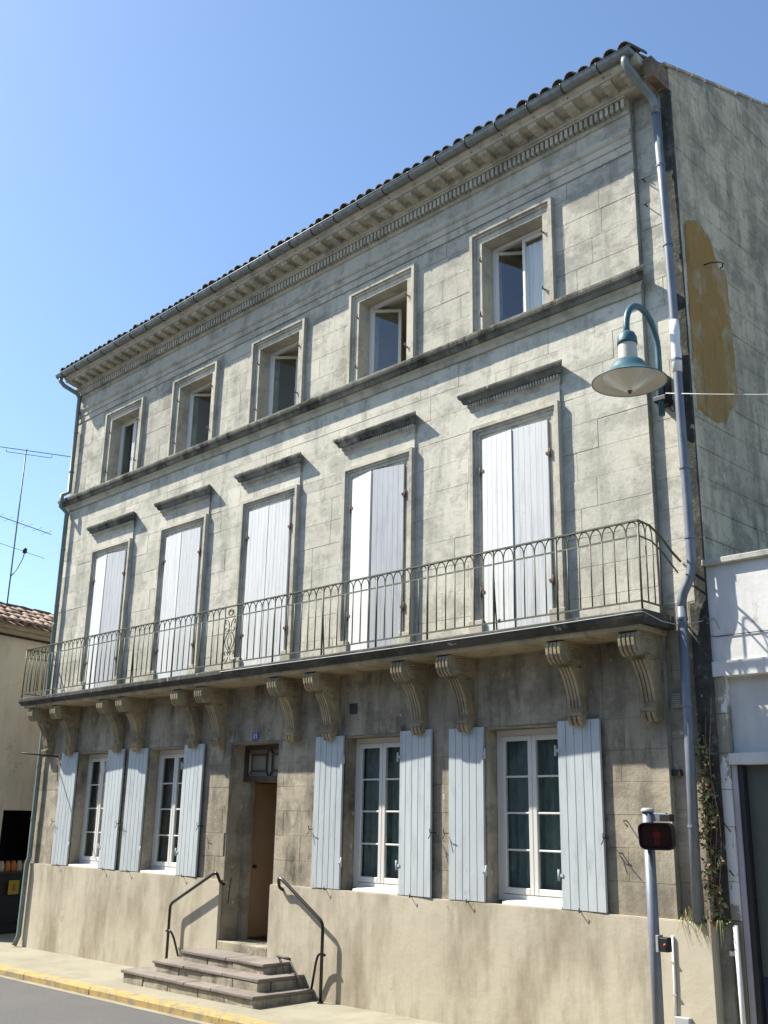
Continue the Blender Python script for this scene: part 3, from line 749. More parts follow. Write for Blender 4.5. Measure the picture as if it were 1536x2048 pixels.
# ---- entrance
fr = G()
fr.box(-.74, -.60, .30, .40, .54, 3.38); fr.box(.34, .44, .30, .40, .54, 3.38); 
ent_f = fr.build('door_frame', STONE_GF, house)
tr = G(); tr.box(-.74, .44, .27, .34, 2.84, 2.92); tr.box(-.74, .44, .27, .34, 3.32, 3.395); tr.box(-.74, -.66, .27, .34, 2.92, 3.32); tr.box(.36, .44, .27, .34, 2.92, 3.32)
door = tr.build('transom', OLDWOOD, house)
gg = G()
for sx in (-1, 1):
    cx = -.15
    gg.tube([(cx, .30, 3.35), (cx + sx * .07, .30, 3.26), (cx + sx * .07, .30, 2.99), (cx, .30, 2.89)], .014, 5, smooth=False)
    gg.tube([(cx + sx * .07, .30, 3.24), (cx + sx * .44, .30, 3.24), (cx + sx * .44, .30, 3.0), (cx + sx * .07, .30, 3.0)], .012, 5, smooth=False)
    gg.tube([(cx + sx * .44, .30, 3.0), (cx + sx * .52, .30, 2.91)], .012, 5, smooth=False); gg.tube([(cx + sx * .44, .30, 3.24), (cx + sx * .52, .30, 3.33)], .012, 5, smooth=False)
gg.build('transom_lattice', OLDWOOD, door)
G().box(-.70, .40, .318, .324, 2.9, 3.34).build('transom_glass', plain_mat('dusty transom glass', (0.22, 0.195, 0.155), rough=.4), door)
# corridor and the leaf folded inside
G().box(-.74, .44, -.055, .45, .30, .54).build('threshold', STEP, house, bevel=.012)
g = G(); g.box(-.85, -.745, .42, 4.2, .5, 2.84); g.box(.445, .55, .42, 4.2, .5, 2.84); g.box(-.85, .55, .42, 4.2, 2.84, 2.9); g.box(-.85, .55, 1.6, 1.7, .5, 2.84)
g.build('corridor_wall', plain_mat('brownish corridor paint', (0.34, 0.245, 0.145), rough=.9, var=.06), house)
G().box(-.745, .445, .45, 1.6, .50, .535).build('corridor_floor', FLOOR_IN, house)
dlf = G().cbox(-.735, -.69, .44, 1.0, .56, 2.82, .004).build('door_leaf', plain_mat('brown door leaf', (0.30, 0.21, 0.13), rough=.6), house)
G().box(-.689, -.66, .50, .56, 1.55, 1.60).build('door_handle', BLACKIRON, dlf)
G().tube([(-.73, .10, 1.05), (-.73, .12, 1.30), (-.72, .13, 1.42)], .008, 5).build('bell_wire', RUST, house)

# ---- balcony
slab = G()
slab.prism([(.02, 4.275), (-.52, 4.275), (-.535, 4.305), (-.535, 4.33), (.02, 4.33)], -6.88, 6.98)
balcony = slab.build('balcony', CORB, house)
e = G(); e.add(*(lambda q: (q.v, q.f))(G().prism([(.02, 4.331), (-.555, 4.331), (-.575, 4.36), (-.60, 4.37), (-.615, 4.40), (-.615, 4.455), (-.60, 4.47), (.02, 4.475)], -6.98, 7.08)))
e.build('slab_edge', CRUST, balcony, bevel=.006)
# coffers under the slab: beams between corbel pairs
CX = [-6.62, -5.72, -4.00, -3.36, -1.66, -1.00, .84, 1.65, 3.38, 4.17, 5.85, 6.80]
prof = [(.03, 4.275), (-.46, 4.275), (-.495, 4.255), (-.512, 4.20), (-.502, 4.13), (-.468, 4.065), (-.42, 4.03), (-.37, 4.035), (-.325, 4.07), (-.30, 4.005), (-.252, 3.94), (-.205, 3.86), (-.168, 3.77), (-.138, 3.67), (-.118, 3.57), (-.112, 3.505), (-.155, 3.50), (-.155, 3.47), (-.138, 3.455), (-.125, 3.43), (-.10, 3.385), (.03, 3.385)]
cb = G().prism([prof[0]] + prof[1:9] + [(.03, 4.02)], -.112, .112).prism([(.03, 4.06), (-.31, 4.06)] + prof[9:], -.092, .092).mesh('corbel', CORB)
def off(p, d): return [(y - d if y < 0 else y, z - d * .35) for y, z in p]

ribs = G()
for k_ in (-1.5, -.5, .5, 1.5):
    for cm_, e, xo in ((prof[1:8], .020, k_ * .054), (prof[9:15], .014, k_ * .046)):
        poly = [(y - e, z - e * .5) for y, z in cm_] + [(y + .02, z + .012) for y, z in reversed(cm_)]
        ribs.prism(poly, xo - .0165, xo + .0165)
rm = ribs.mesh('flute', CORB)
scr = G()
for sx in (-.107, .107):
    for k, (a, b) in enumerate(((.16, .078), (.125, .046), (.09, .016))):
        pts = []
        for j in range(21):
            t = 2 * math.pi * j / 20; cxx = -.26 + (a - b) * (1 if math.cos(t) > 0 else -1) + b * math.cos(t); pts.append((sx, cxx, 4.155 + b * math.sin(t)))
        scr.tube(pts, .012, 5, caps=False)
    sx *= .86
    scr.tube([(sx, -.22, 4.0), (sx, -.17, 3.98), (sx, -.12, 4.01), (sx, -.10, 3.95), (sx, -.14, 3.90), (sx, -.09, 3.86), (sx, -.06, 3.78), (sx, -.09, 3.72), (sx, -.05, 3.66)], .014, 5)
sm_ = scr.mesh('scroll', CORB)
gut_ = G()
for xo in (-.062, 0, .062): gut_.prism([(-.12, 3.47), (-.158, 3.455), (-.145, 3.40), (-.11, 3.36), (-.08, 3.37), (-.09, 3.43)], xo - .02, xo + .02)
gm_ = gut_.mesh('drops', CORB)
capg = G().mprism([(.03, 4.246), (-.545, 4.246), (-.56, 4.262), (-.56, 4.274), (.03, 4.274)], -.11 , .11).mesh('corbel_cap', CORB)
for x in CX:
    k = inst('corbel', cb, (x, 0, 0), balcony)
    for nm, me in (('flute', rm), ('scroll', sm_), ('drops', gm_)):
        o = bpy.data.objects.new(nm, me); link(o, k) if False else None
        o2 = inst(nm, me, (x, 0, 0), balcony); 
# railing
railing = G()
YF, X0, X1 = -.565, -6.96, 7.045
def flat(g_, a, b, w, h):
    (xa, ya), (xb, yb), z = a, b, None
railing.box(X0 - .012, X1 + .012, YF - .018, YF + .018, 5.435, 5.452)
railing.box(X0, X1, YF - .007, YF + .007, 5.265, 5.283)
railing.box(X0, X1, YF - .009, YF + .009, 4.555, 4.573)
for xx in (X0, X1):
    bend = .0
    if xx > 0:
        railing.tube([(xx, YF, 5.443), (xx, -.33, 5.435), (xx + .04, -.18, 5.33), (xx + .10, -.06, 5.17), (xx + .13, .06, 5.08)], .014, 6)
        railing.tube([(xx, YF, 5.274), (xx, -.30, 5.262), (xx + .05, -.15, 5.14), (xx + .11, .02, 4.95)], .010, 6)
    else:
        railing.box(xx - .018, xx + .018, YF, .05, 5.436, 5.451); railing.box(xx - .007, xx + .007, YF, .05, 5.266, 5.282)
    railing.box(xx - .009, xx + .009, YF, .05, 4.556, 4.572)
rl = railing.build('railing', IRON, house)
bar_m = G().tube([(0, 0, 4.565), (0, 0, 5.275)], .0085, 6).mesh('bar', IRON)
post_m = G().tube([(0, 0, 4.46), (0, 0, 5.44)], .0135, 6).mesh('post', IRON)
n = 91; sp = (X1 - X0) / n
arcp = [(sp * (1 - math.cos(math.pi * j / 12)) / 2, 0, 5.275 + .158 * math.sin(math.pi * j / 12) ** .8) for j in range(13)]
arch_m = G().tube(arcp, .0075, 5, caps=False).mesh('arch', IRON)
posts = {0, 8, 17, 26, 34, 43, 45, 51, 58, 65, 71, 78, 84, 91}
for i in range(n + 1):
    x = X0 + i * sp
    if i == 44: continue
    inst('post' if i in posts else 'bar', post_m if i in posts else bar_m, (x, YF, 0), rl)
    if i < n and i not in (43, 44): inst('arch', arch_m, (x, YF, 0), rl)
# splayed stays behind some posts
for i in (26, 58, 78):
    x = X0 + i * sp
    G().tube([(x, YF, 5.2), (x + .006, YF + .012, 4.9), (x + .02, YF + .03, 4.47)], .010, 5).build('stay', IRON, rl)
for xx, ns in ((X0, 4), (X1, 4)):
    s2 = (-YF - .02) / ns
    a2 = G().tube([(0, s2 * (1 - math.cos(math.pi * j / 10)) / 2, 5.275 + .155 * math.sin(math.pi * j / 10) ** .8) for j in range(11)], .0075, 5, caps=False).mesh('arch', IRON)
    for k in range(1, ns + (0 if xx > 0 else 1)):
        inst('bar', bar_m, (xx, YF + k * s2, 0), rl, None, (1, 1, 1))
    for k in range(0, ns - (2 if xx > 0 else 0)): inst('arch', a2, (xx, YF + k * s2, 0), rl)
# scrollwork panel
xc = X0 + 44 * sp; hw = sp - .012
def sc(pts, r=.0085): return G().tube([(xc + x, YF, z) for x, z in pts], r, 5)
def spiral(cx, cz, r, t0, t1, n=12): return [(cx + r * (1 - .55 * k / n) * math.cos(t0 + (t1 - t0) * k / n), cz + r * (1 - .55 * k / n) * math.sin(t0 + (t1 - t0) * k / n)) for k in range(n + 1)]
orn = G()
def oadd(q): orn.add(q.v, q.f, True)
for s in (-1, 1):
    oadd(sc([(0, 5.09), (s * .035, 5.04), (s * .095, 4.98), (s * .125, 4.90), (s * .095, 4.82), (s * .035, 4.76), (0, 4.71)]))
    oadd(sc([(0, 5.04), (s * .055, 4.90), (0, 4.76)]))
    oadd(sc([(s * .02, 5.12), (s * .04, 5.20), (s * .09, 5.245), (s * .125, 5.22), (s * .12, 5.18), (s * .09, 5.175)]))
    oadd(sc([(s * .02, 5.12), (s * .05, 5.06), (s * .10, 5.05), (s * .12, 5.09), (s * .095, 5.115)]))
    oadd(sc([(s * .02, 4.66), (s * .04, 4.60), (s * .09, 4.58), (s * .125, 4.61), (s * .10, 4.635)]))
    oadd(sc([(s * .02, 4.68), (s * .05, 4.735), (s * .10, 4.75), (s * .12, 4.71), (s * .095, 4.69)]))
    oadd(sc([(s * .02, 5.30), (s * .07, 5.33), (s * .06, 5.38), (s * .02, 5.36), (0, 5.41)]))
oadd(sc([(.05 * math.cos(t), 5.35 + .05 * math.sin(t)) for t in [2 * math.pi * k / 12 for k in range(13)]]))
orn.build('scroll_panel', IRON, rl)
G().lathe([(.0, -.03), (.03, -.015), (.032, .01), (.02, .03), (0, .035)], xc + sp, YF, 4.60, n=10).build('finial', GREYPL, rl)
for x in (5.12,): G().lathe([(.0, -.02), (.02, -.01), (.022, .01), (.0, .025)], x, YF, 4.585, n=8).build('finial', GREYPL, rl)
# small fittings on the front
G().box(1.98, 2.125, -.012, .01, 3.71, 3.855).build('vent_grille', BLACKIRON, house)
v = G(); v.box(6.955, 7.075, .06, .09, 3.50, 3.67)
vg = v.build('vent_grille', STONE_GF, house)
v = G()
for k in range(7): v.box(6.965, 7.065, .054, .062, 3.515 + k * .021, 3.525 + k * .021)
v.build('vent_slats', GREYPL, vg)
G().box(6.93, 7.03, .03, .08, 2.80, 2.865).build('junction_box', BLACKPL, house)
G().tube([(7.125, .066, 1.40), (7.13, .066, 2.83)], .010, 6).build('junction_cable', PIPE_W, house)
for (x, z) in ((6.38, 2.28), (6.30, 1.95)):
    G().tube([(x, 0, z + .06), (x - .01, -.07, z + .06), (x + .06, -.085, z), ], .007, 5).build('iron_hook', RUST, house)
for (x, y, z, l) in ((7.45, .60, 8.86, .28),):
    G().tube([(x, y, z), (x + .07, y + .02, z + .01), (x + .13, y + .12, z + .04), (x + .14, y + .22, z + .06), (x + .11, y + .25, z + .03), (x + .10, y + .22, z + .01)], .009, 5).build('iron_hook', BLACKIRON, house)
for x, z in ((6.90, 10.16), (7.02, 9.98), (7.03, 9.62)):
    G().tube([(x, .08, z), (x, .0, z + .01), (x + .05, -.03, z - .03)], .008, 5).build('iron_hook', BLACKIRON, house)
# ochre plaster patch with its rounded head on the side wall
pts = [(.18, 6.85), (.18, 9.16)] + [(.18 + .36 * (1 - math.cos(t)), 9.16 + .26 * math.sin(t)) for t in [math.pi * k / 14 for k in range(1, 14)]]
pts += [(.93, 9.12), (1.0, 9.0), (1.16, 9.03), (1.20, 8.96), (1.215, 7.9), (1.25, 7.24), (1.05, 7.12), (.86, 6.86), (.55, 6.8)]
q_ = []
for i in range(len(pts)):
    p0, p1 = Vector(pts[i]), Vector(pts[(i + 1) % len(pts)]); m_ = max(1, int((p1 - p0).length / .09))
    for k in range(m_): q_.append(tuple(p0.lerp(p1, k / m_) + Vector((random.uniform(-.014, .014), random.uniform(-.014, .014)))))
pts = q_
ya = [(XE + .002, y, z) for y, z in pts]; yb = [(XE - .02, y, z) for y, z in pts]; n_ = len(pts)
gg = G().add(ya + yb, [tuple(range(n_ - 1, -1, -1))] + [(i, (i + 1) % n_, n_ + (i + 1) % n_, n_ + i) for i in range(n_)])
gg.build('plaster_patch', OCHRE, sidewall)

# ================================================================== FRONT STEPS
steps = thing('front_steps', 'three worn stone steps with dark reddish treads before the open doorway', 'steps', (-.07, -.5, 0))
def step(x0, x1, y0, z0, z1, chunks):
    n = chunks; base = G().box(x0 + .03, x1 - .03, y0 + .03, -.054, z0, z1 - .04).build('step', MORTAR, steps)
    xs = [x0 + (x1 - x0) * k / n + (random.uniform(-.08, .08) if 0 < k < n else 0) for k in range(n + 1)]
    for k in range(n):
        q = G().box(xs[k] + .004, xs[k + 1] - .004, y0 + .012 + random.uniform(-.008, .008), y0 + .22, z0, z1 - .045)
        q.xform(lambda v: v + Vector((random.uniform(-.012, .012), random.uniform(-.012, .012), 0)))
        q.build('riser_stone', STEP, base, bevel=.014)
    for sx, xx in ((-1, x0), (1, x1)):
        q = G().box(min(xx, xx - sx * .2), max(xx, xx - sx * .2), y0 + .225, -.06, z0, z1 - .046); q.build('riser_stone', STEP, base, bevel=.014)
    xs = [x0 - .015] + [x0 + (x1 - x0) * k / (n - 1) + random.uniform(-.15, .15) for k in range(1, n - 1)] + [x1 + .015]
    for k in range(len(xs) - 1):
        q = G().box(xs[k] + .002, xs[k + 1] - .002, y0 - .015 + random.uniform(-.006, .006), -.056, z1 - .045, z1 + random.uniform(-.004, .002))
        q.build('tread_slab', TREAD, base, bevel=.010)
step(-1.63, 1.47, -1.075, -.08, .133, 5)
step(-1.20, 1.26, -.83, .10, .288, 4)
step(-.93, .98, -.53, .26, .423, 3)

# handrails
def arcpts(pts, n=5):
    """round the corners of a polyline"""
    P = [Vector(p) for p in pts]; out = [P[0]]
    for i in range(1, len(P) - 1):
        a, b, c = P[i - 1], P[i], P[i + 1]; d = min((a - b).length, (c - b).length, .16) * .5
        p, q = b + (a - b).normalized() * d, b + (c - b).normalized() * d
        for k in range(n + 1):
            t = k / n; out.append(p * (1 - t) ** 2 + b * 2 * t * (1 - t) + q * t ** 2)
    out.append(P[-1]); return out
def handrail(label, xpost, z0, xtop, s):
    h = thing('handrail', label, 'handrail', (xpost, -.17, z0), 'iron handrails of the front steps')
    G().tube(arcpts([(xpost, -.17, z0), (xpost, -.17, .98), (xtop, -.17, 1.475), (xtop + s * .09, -.17, 1.50), (xtop + s * .12, -.12, 1.36), (xtop + s * .12, -.04, 1.33)]), .023, 10).build('rail', RAILPAINT, h)
    G().tube(arcpts([(xpost - s * .06, -.17, .585), (xpost + s * .06, -.17, .60), (xpost + s * .13, -.15, .50), (xpost + s * .24, -.12, .14 if s < 0 else .24)]), .017, 8).build('brace', RAILPAINT, h)
    G().lathe([(0, 0), (.045, 0), (.045, .012), (.022, .02)], xpost, -.17, z0 - .002, n=12, smooth=False).build('foot_plate', RAILPAINT, h)
handrail('black tubular handrail left of the doorway steps, rising to the right', -1.86, gz(-1.86), -.78, 1)
handrail('black tubular handrail right of the doorway steps, falling to the right', 1.74, gz(1.74), .86, -1)
bs = thing('boot_scraper', 'small thin iron boot scraper standing on the steps beside the right handrail', 'boot scraper', (1.15, -.2, .133))
G().tube([(.93, -.26, .50), (1.20, -.26, .485)], .019, 6).build('scraper_bar', GREYIRON, bs)
for pts in ([(1.20, -.26, .485), (1.31, -.26, .33), (1.40, -.26, .137)], [(.99, -.26, .495), (1.04, -.26, .40), (1.10, -.26, .29)], [(.96, -.26, .49), (.99, -.25, .42), (1.06, -.25, .40)], [(1.25, -.26, .41), (1.44, -.22, .20), (1.44, -.22, .137)]):
    G().tube(pts, .0095, 6).build('leg', GREYIRON, bs)

# ================================================================== HOUSE NUMBER
hn = G().box(-.20, -.06, -.014, .004, 3.44, 3.55).build('house_number_plate', ENAMEL, None, bevel=.004)
tag(hn, 'small blue enamel house number plate above the doorway lintel', 'number plate')
def digit(segs, cx):
    w, h, t = .034, .07, .009; q = G(); zc = 3.495; y0, y1 = -.019, -.0135
    S = {'a': (-w / 2, w / 2, h / 2 - t, h / 2), 'd': (-w / 2, w / 2, -h / 2, -h / 2 + t), 'g': (-w / 2, w / 2, -t / 2, t / 2),
         'f': (-w / 2, -w / 2 + t, 0, h / 2), 'b': (w / 2 - t, w / 2, 0, h / 2), 'e': (-w / 2, -w / 2 + t, -h / 2, 0), 'c': (w / 2 - t, w / 2, -h / 2, 0)}
    for k, s in enumerate(segs):
        a, b, c, d = S[s]; q.box(cx + a, cx + b, y0 - k * .0004, y1, zc + c, zc + d)
    return q.build('digit', DIGIT, hn)
digit('bc', -.165); digit('abc', -.108)

# ================================================================== WALL LAMP
lamp = thing('wall_lamp', 'teal bell-shaped street lamp hanging from a curved arm beside the grey downpipe', 'street lamp', (7.13, .08, 6.9))
LX, LY = 7.13, -.72
G().tube([(7.13, -.06, 6.78), (7.13, -.06, 7.45)] + [(7.13, -.06 - .33 * (1 - math.cos(t)), 7.60 + .38 * math.sin(t) + (0.06 * t / math.pi)) for t in [math.pi * k / 14 for k in range(0, 15)]] + [(7.13, LY, 7.52)], .037, 12).build('arm', TEAL, lamp)
b = G(); b.box(7.06, 7.20, -.04, .08, 6.92, 7.28)
for zz in (6.98, 7.22): b.box(7.05, 7.21, -.105, -.015, zz - .03, zz + .03)
b.build('bracket', BLACKIRON, lamp, bevel=.008)
LZ = .07
G().lathe([(0, .165), (.05, .16), (.085, .135), (.107, .085), (.112, .03), (.112, 0), (.104, 0)], LX, LY, 7.36 + LZ, n=28).build('cap', TEAL, lamp)
G().lathe([(.100, .02), (.102, -.02), (.105, -.12), (.106, -.21)], LX, LY, 7.36 + LZ, n=28).build('collar', CREAM, lamp)
pro = [(.106, 7.165), (.14, 7.16), (.175, 7.13), (.205, 7.07), (.24, 7.015), (.30, 6.975), (.375, 6.935), (.405, 6.912)]
G().lathe([(r, z + LZ) for r, z in pro], LX, LY, 0, n=48).build('shade', TEAL, lamp)
G().lathe([(r, z + LZ) for r, z in [(.407, 6.908), (.403, 6.904), (.37, 6.928), (.295, 6.967), (.27, 6.98), (.235, 7.008), (.2, 7.062), (.14, 7.12), (.0, 7.13)]], LX, LY, 0, n=48).build('reflector', CREAM, lamp)
G().tube([(LX + .406 * math.cos(t), LY + .406 * math.sin(t), 6.908 + LZ) for t in [2 * math.pi * k / 48 for k in range(49)]], .007, 6, caps=False).build('rim', TEAL, lamp)
G().lathe([(r, z + LZ) for r, z in [(.295, 6.965), (.28, 6.955), (.225, 6.92), (.14, 6.865), (.055, 6.81), (.0, 6.795)]], LX, LY, 0, n=40).build('lens', LENS, lamp)
G().lathe([(.0, .035), (.03, .03), (.036, .01), (.02, -.01), (.012, -.03), (0, -.035)], LX, LY, 6.80 + LZ, n=12).build('finial', RUST, lamp)
def cable(name, label, pts, r, mat, cat='cable'):
    o = G().tube(pts, r, 5).build(name, mat); tag(o, label, cat); return o
def sag(a, b, s, n=14):
    a, b = Vector(a), Vector(b)
    return [a.lerp(b, k / n) - Vector((0, 0, s * 4 * (k / n) * (1 - k / n))) for k in range(n + 1)]
cable('overhead_cable', 'thin pale cable running right from the lamp bracket past the side wall', sag((7.2, -.07, 7.03), (14.5, -.1, 5.4), .18), .007, WIRE)
cable('balcony_cable', 'thin pale cable sagging along the black balcony edge', [(-.3, -.622, 4.43)] + sag((1.2, -.622, 4.425), (6.95, -.622, 4.435), .012) + [(7.09, -.62, 4.43), (7.12, -.3, 4.37), (7.18, -.01, 4.36), (7.40, .07, 4.40), (7.5, .1, 4.42), (7.55, .105, 4.30)], .006, WIRE)
cable('wall_cable', 'thin dark cable crossing the sunlit upper wall of the white building', [(7.40, .04, 4.24), (7.50, .10, 4.22), (8.2, .10, 4.225), (12.0, .10, 4.25)], .005, BLACKIRON)
cable('tangled_cable', 'loose dark cable loop hanging under the lamp bracket', arcpts([(7.2, -.05, 7.05), (7.27, -.02, 6.92), (7.24, .02, 6.80), (7.18, .02, 6.88), (7.22, .0, 6.98)]), .006, BLACKIRON)

# ================================================================== PEDESTRIAN SIGNAL
sg = thing('pedestrian_signal', 'grey steel post carrying a black pedestrian signal with a red figure', 'traffic signal', (7.36, -1.2, gz(7.36)))
SX, SY = 7.365, -1.2
G().tube([(SX, SY, gz(SX) - .1), (SX, SY, 2.43)], .050, 18).build('post', GALV, sg)
G().lathe([(0, .02), (.045, .018), (.062, 0), (.062, -.02), (.05, -.02)], SX, SY, 2.435, n=18).build('post_cap', GREYPL, sg)
G().lathe([(.05, 0), (.11, 0), (.11, .012), (.06, .03)], SX, SY, gz(SX) - .012, n=18, smooth=False).build('base_plate', GALV, sg)
b = G(); b.box(SX + .03, SX + .20, SY - .02, SY + .02, 2.335, 2.41); b.build('bracket', GALV, sg, bevel=.005)
G().box(SX + .15, SX + .26, SY - .05, SY + .03, 2.335, 2.40).build('bracket_clamp', BLACKPL, sg, bevel=.006)
fa = R_(-6)
def rbox(x0, x1, z0, z1, r, n=5):
    pts = []
    for cx, cz, t0 in ((x1 - r, z1 - r, 0), (x0 + r, z1 - r, 90), (x0 + r, z0 + r, 180), (x1 - r, z0 + r, 270)):
        for k in range(n + 1): t = R_(t0 + 90 * k / n); pts.append((cx + r * math.cos(t), cz + r * math.sin(t)))
    return pts
def rprism(x0, x1, z0, z1, r, y0, y1, inner=None):
    P = rbox(x0, x1, z0, z1, r); n = len(P); q = G()
    q.add([(x, y0, z) for x, z in P] + [(x, y1, z) for x, z in P], [(i, n + i, n + (i + 1) % n, (i + 1) % n) for i in range(n)] + [tuple(range(n)), tuple(range(2 * n - 1, n - 1, -1))]); return q
HX, HZ = SX + .115, 2.205
def face(q, a=R_(24)):
    ca, sa = math.cos(a), math.sin(a); return q.xform(lambda v: Vector((HX + v.x * ca - v.y * sa, SY - .03 + v.x * sa + v.y * ca, HZ + v.z)))
face(rprism(-.155, .155, -.12, .12, .06, -.10, .02)).build('housing', BLACKPL, sg)
# visor: open tube of four walls in front
P = rbox(-.15, .15, -.115, .115, .055); Q = rbox(-.142, .142, -.107, .107, .049); n_ = len(P); q = G()
q.add([(x, -.099, z) for x, z in P] + [(x, -.22 if z > -.05 else -.17, z) for x, z in P] + [(x, -.22 if z > -.05 else -.17, z) for x, z in Q] + [(x, -.101, z) for x, z in Q],
      [(i, (i + 1) % n_, n_ + (i + 1) % n_, n_ + i) for i in range(n_)] + [(n_ + i, n_ + (i + 1) % n_, 2 * n_ + (i + 1) % n_, 2 * n_ + i) for i in range(n_)] + [(2 * n_ + i, 2 * n_ + (i + 1) % n_, 3 * n_ + (i + 1) % n_, 3 * n_ + i) for i in range(n_)])
face(q).build('visor', BLACKPL, sg)
face(rprism(-.135, .135, -.098, .098, .045, -.106, -.1005)).build('signal_glass', plain_mat('dark red lens', (0.05, 0.012, 0.012), rough=.25), sg)
man = G(); y0, y1 = -.110, -.1065
man.add([(.0 + .014 * math.cos(2 * math.pi * k / 10), y0, .058 + .014 * math.sin(2 * math.pi * k / 10)) for k in range(10)], [tuple(range(9, -1, -1))])
man.box(-.022, .022, y0, y1, -.012, .04); man.box(-.033, -.025, y0, y1, -.015, .038); man.box(.025, .033, y0, y1, -.015, .038); man.box(-.02, -.003, y0, y1, -.075, -.013); man.box(.003, .02, y0, y1, -.075, -.013)
face(man).build('red_figure', REDLIT, sg)
G().box(SX + .05, SX + .075, SY - .06, SY + .03, 1.22, 1.36).build('button_plate', GREYPL, sg, bevel=.004)
bb = G().box(SX + .077, SX + .165, SY - .055, SY + .025, 1.225, 1.345).build('button_box', BLACKPL, sg, bevel=.008)
G().lathe([(0, .012), (.016, .010), (.02, 0)], 0, 0, 0, n=12).xform(lambda v: Vector((SX + .14 + v.x, SY - .056 - v.z, 1.28 + v.y))).build('push_button', REDLIT, bb)

# conduit on the plinth
cd = thing('cable_conduit', 'thin white conduit clipped to the tan plinth behind the signal post', 'conduit', (6.88, -.07, .1))
G().tube([(6.885, -.068, 1.24), (6.88, -.068, .8), (6.865, -.068, .45)], .013, 8).build('conduit_pipe', PIPE_W, cd)
for zz in (1.0, .70): G().box(6.86, 6.90, -.088, -.053, zz - .008, zz + .008).build('clip', GREYPL, cd)
G().box(6.88, 7.04, -.12, -.055, .30, .51).build('meter_box', GREYPL, cd, bevel=.006)
ir = thing('iron_bracket', 'dark iron rod bracket sticking out below the leftmost corbel', 'bracket', (-6.45, 0, 3.4))
G().tube([(-6.30, .0, 3.37), (-6.31, -.75, 3.39)], .014, 6).build('rod', BLACKIRON, ir)
G().tube([(-6.30, -.02, 3.37), (-6.20, -.05, 3.28), (-6.15, -.06, 3.14), (-6.13, -.06, 2.9)], .008, 5).build('cable_tail', BLACKIRON, ir)

# ================================================================== WHITE BUILDING ON THE RIGHT
wb = thing('white_outbuilding', 'low white painted building with grey garage door joining the stone house', 'building', (9.5, .3, 0))
WX0, WX1, WY = 7.43, 14.0, .11
g = G(); g.box(WX0, WX1, WY, WY + .25, 3.955, 4.985); g.box(WX0, WX1, WY - .03, WY + .25, 3.80, 3.954)
g.build('upper_wall', WHITEWALL, wb)
G().box(WX0 - .01, WX1, WY - .06, WY + .28, 4.986, 5.055).build('coping', stone_mat('grey coping', (.50, .49, .44), (.40, .39, .35), (.12, .12, .10), seed=11), wb, bevel=.01)
G().box(7.555, WX1, WY + .10, WY + .25, 3.02, 3.80).build('recessed_panel', WHITEWALL, wb)
zs = [-.2, 1.42, 1.78, 2.30, 2.66, 3.02, 3.42, 3.80]
for k in range(len(zs) - 1):
    G().cbox(WX0, 7.553 - (.015 if zs[k] < 3 else 0), WY + (.02 if zs[k] < 1.4 else 0), WY + .25, zs[k] + .002, zs[k + 1] - .002, .005).build('pier_stone', FLAKY if zs[k] > 1.4 else PLINTH_R, wb)
G().box(7.54, WX1, WY - .012, WY + .25, 2.905, 3.018).build('lintel', WHITEWALL, wb, bevel=.006)
G().box(7.545, 7.60, WY + .03, WY + .14, -.1, 2.904).build('door_jamb', plain_mat('mauve grey jamb paint', (.38, .36, .40), rough=.6), wb)
gd = G().box(7.60, 7.655, WY + .05, WY + .16, -.1, 2.904).build('garage_door', plain_mat('dark door frame', (.02, .022, .026), rough=.5), wb)
for k in range(4): G().cbox(7.657 + k * .8, 7.655 + (k + 1) * .8, WY + .12, WY + .16, .92, 2.90, .006).build('door_panel', DOORGREY, gd)
for k in range(4): G().cbox(7.657 + k * .8, 7.655 + (k + 1) * .8, WY + .11, WY + .16, -.1, .915, .006).build('lower_panel', DARKBLUE, gd)  # bottom part of the door, coloured dark blue
G().tube([(8.38, WY + .12, 1.32), (8.38, WY + .06, 1.32), (8.38, WY + .06, 1.20), (8.38, WY + .12, 1.20)], .012, 6).build('door_handle', GREYPL, gd)
G().box(10.86, WX1, WY, WY + .25, -.2, 2.9).build('front_wall', WHITEWALL, wb)
G().box(WX0, WX1, WY + .25, 6, 4.6, 4.75).build('flat_roof', PLINTH_R, wb)
G().tube([(7.50, WY - .045, 1.38), (7.515, WY - .045, .0)], .026, 10).build('drain_pipe', PIPE_W, wb)
G().box(7.42, 7.52, WY - .05, WY - .02, 1.10, 1.14).build('pipe_bracket', PIPE_W, wb)
G().tube([(7.44, WY, 2.33), (7.47, WY - .06, 2.33), (7.54, WY - .07, 2.25)], .006, 5).build('iron_hook', BLACKIRON, wb)
G().tube([(7.46, WY, 1.88), (7.49, WY - .05, 1.88), (7.53, WY - .06, 1.84)], .008, 5).build('iron_hook', BLACKIRON, wb)

# ================================================================== SHOP BUILDING ON THE LEFT
lb = thing('shop_building', 'tan plastered shop with red tiled eave beyond the left corner of the townhouse', 'building', (-9, .3, 0))
U = Vector((-.2628, .9648, 0)); Nn = Vector((.9648, .2628, 0)); O = Vector((-9.0, .3, 0))
def L(s, d, z): return O + U * s - Nn * d + Vector((0, 0, z))      # s along the wall, d back from its face
def lbox(s0, s1, d0, d1, z0, z1):
    q = G().box(s0, s1, d0, d1, z0, z1); return q.xform(lambda v: L(v.x, v.y, v.z))
S0 = -.85
g = G(); wall_holes(g, S0, 9, -.6, 6.02, 0, .3, [(0.0, 1.75, -.7, 2.48)])
g.xform(lambda v: L(v.x, v.y, v.z)); g.build('wall', LEFTWALL, lb)
lbox(S0, S0 + .3, .3, 6, -.6, 6.02).build('end_wall', LEFTWALL, lb); lbox(8.7, 9, .3, 6, -.6, 6.02).build('end_wall', LEFTWALL, lb); lbox(S0, 9, 5.7, 6, -.6, 6.02).build('back_wall', LEFTWALL, lb)
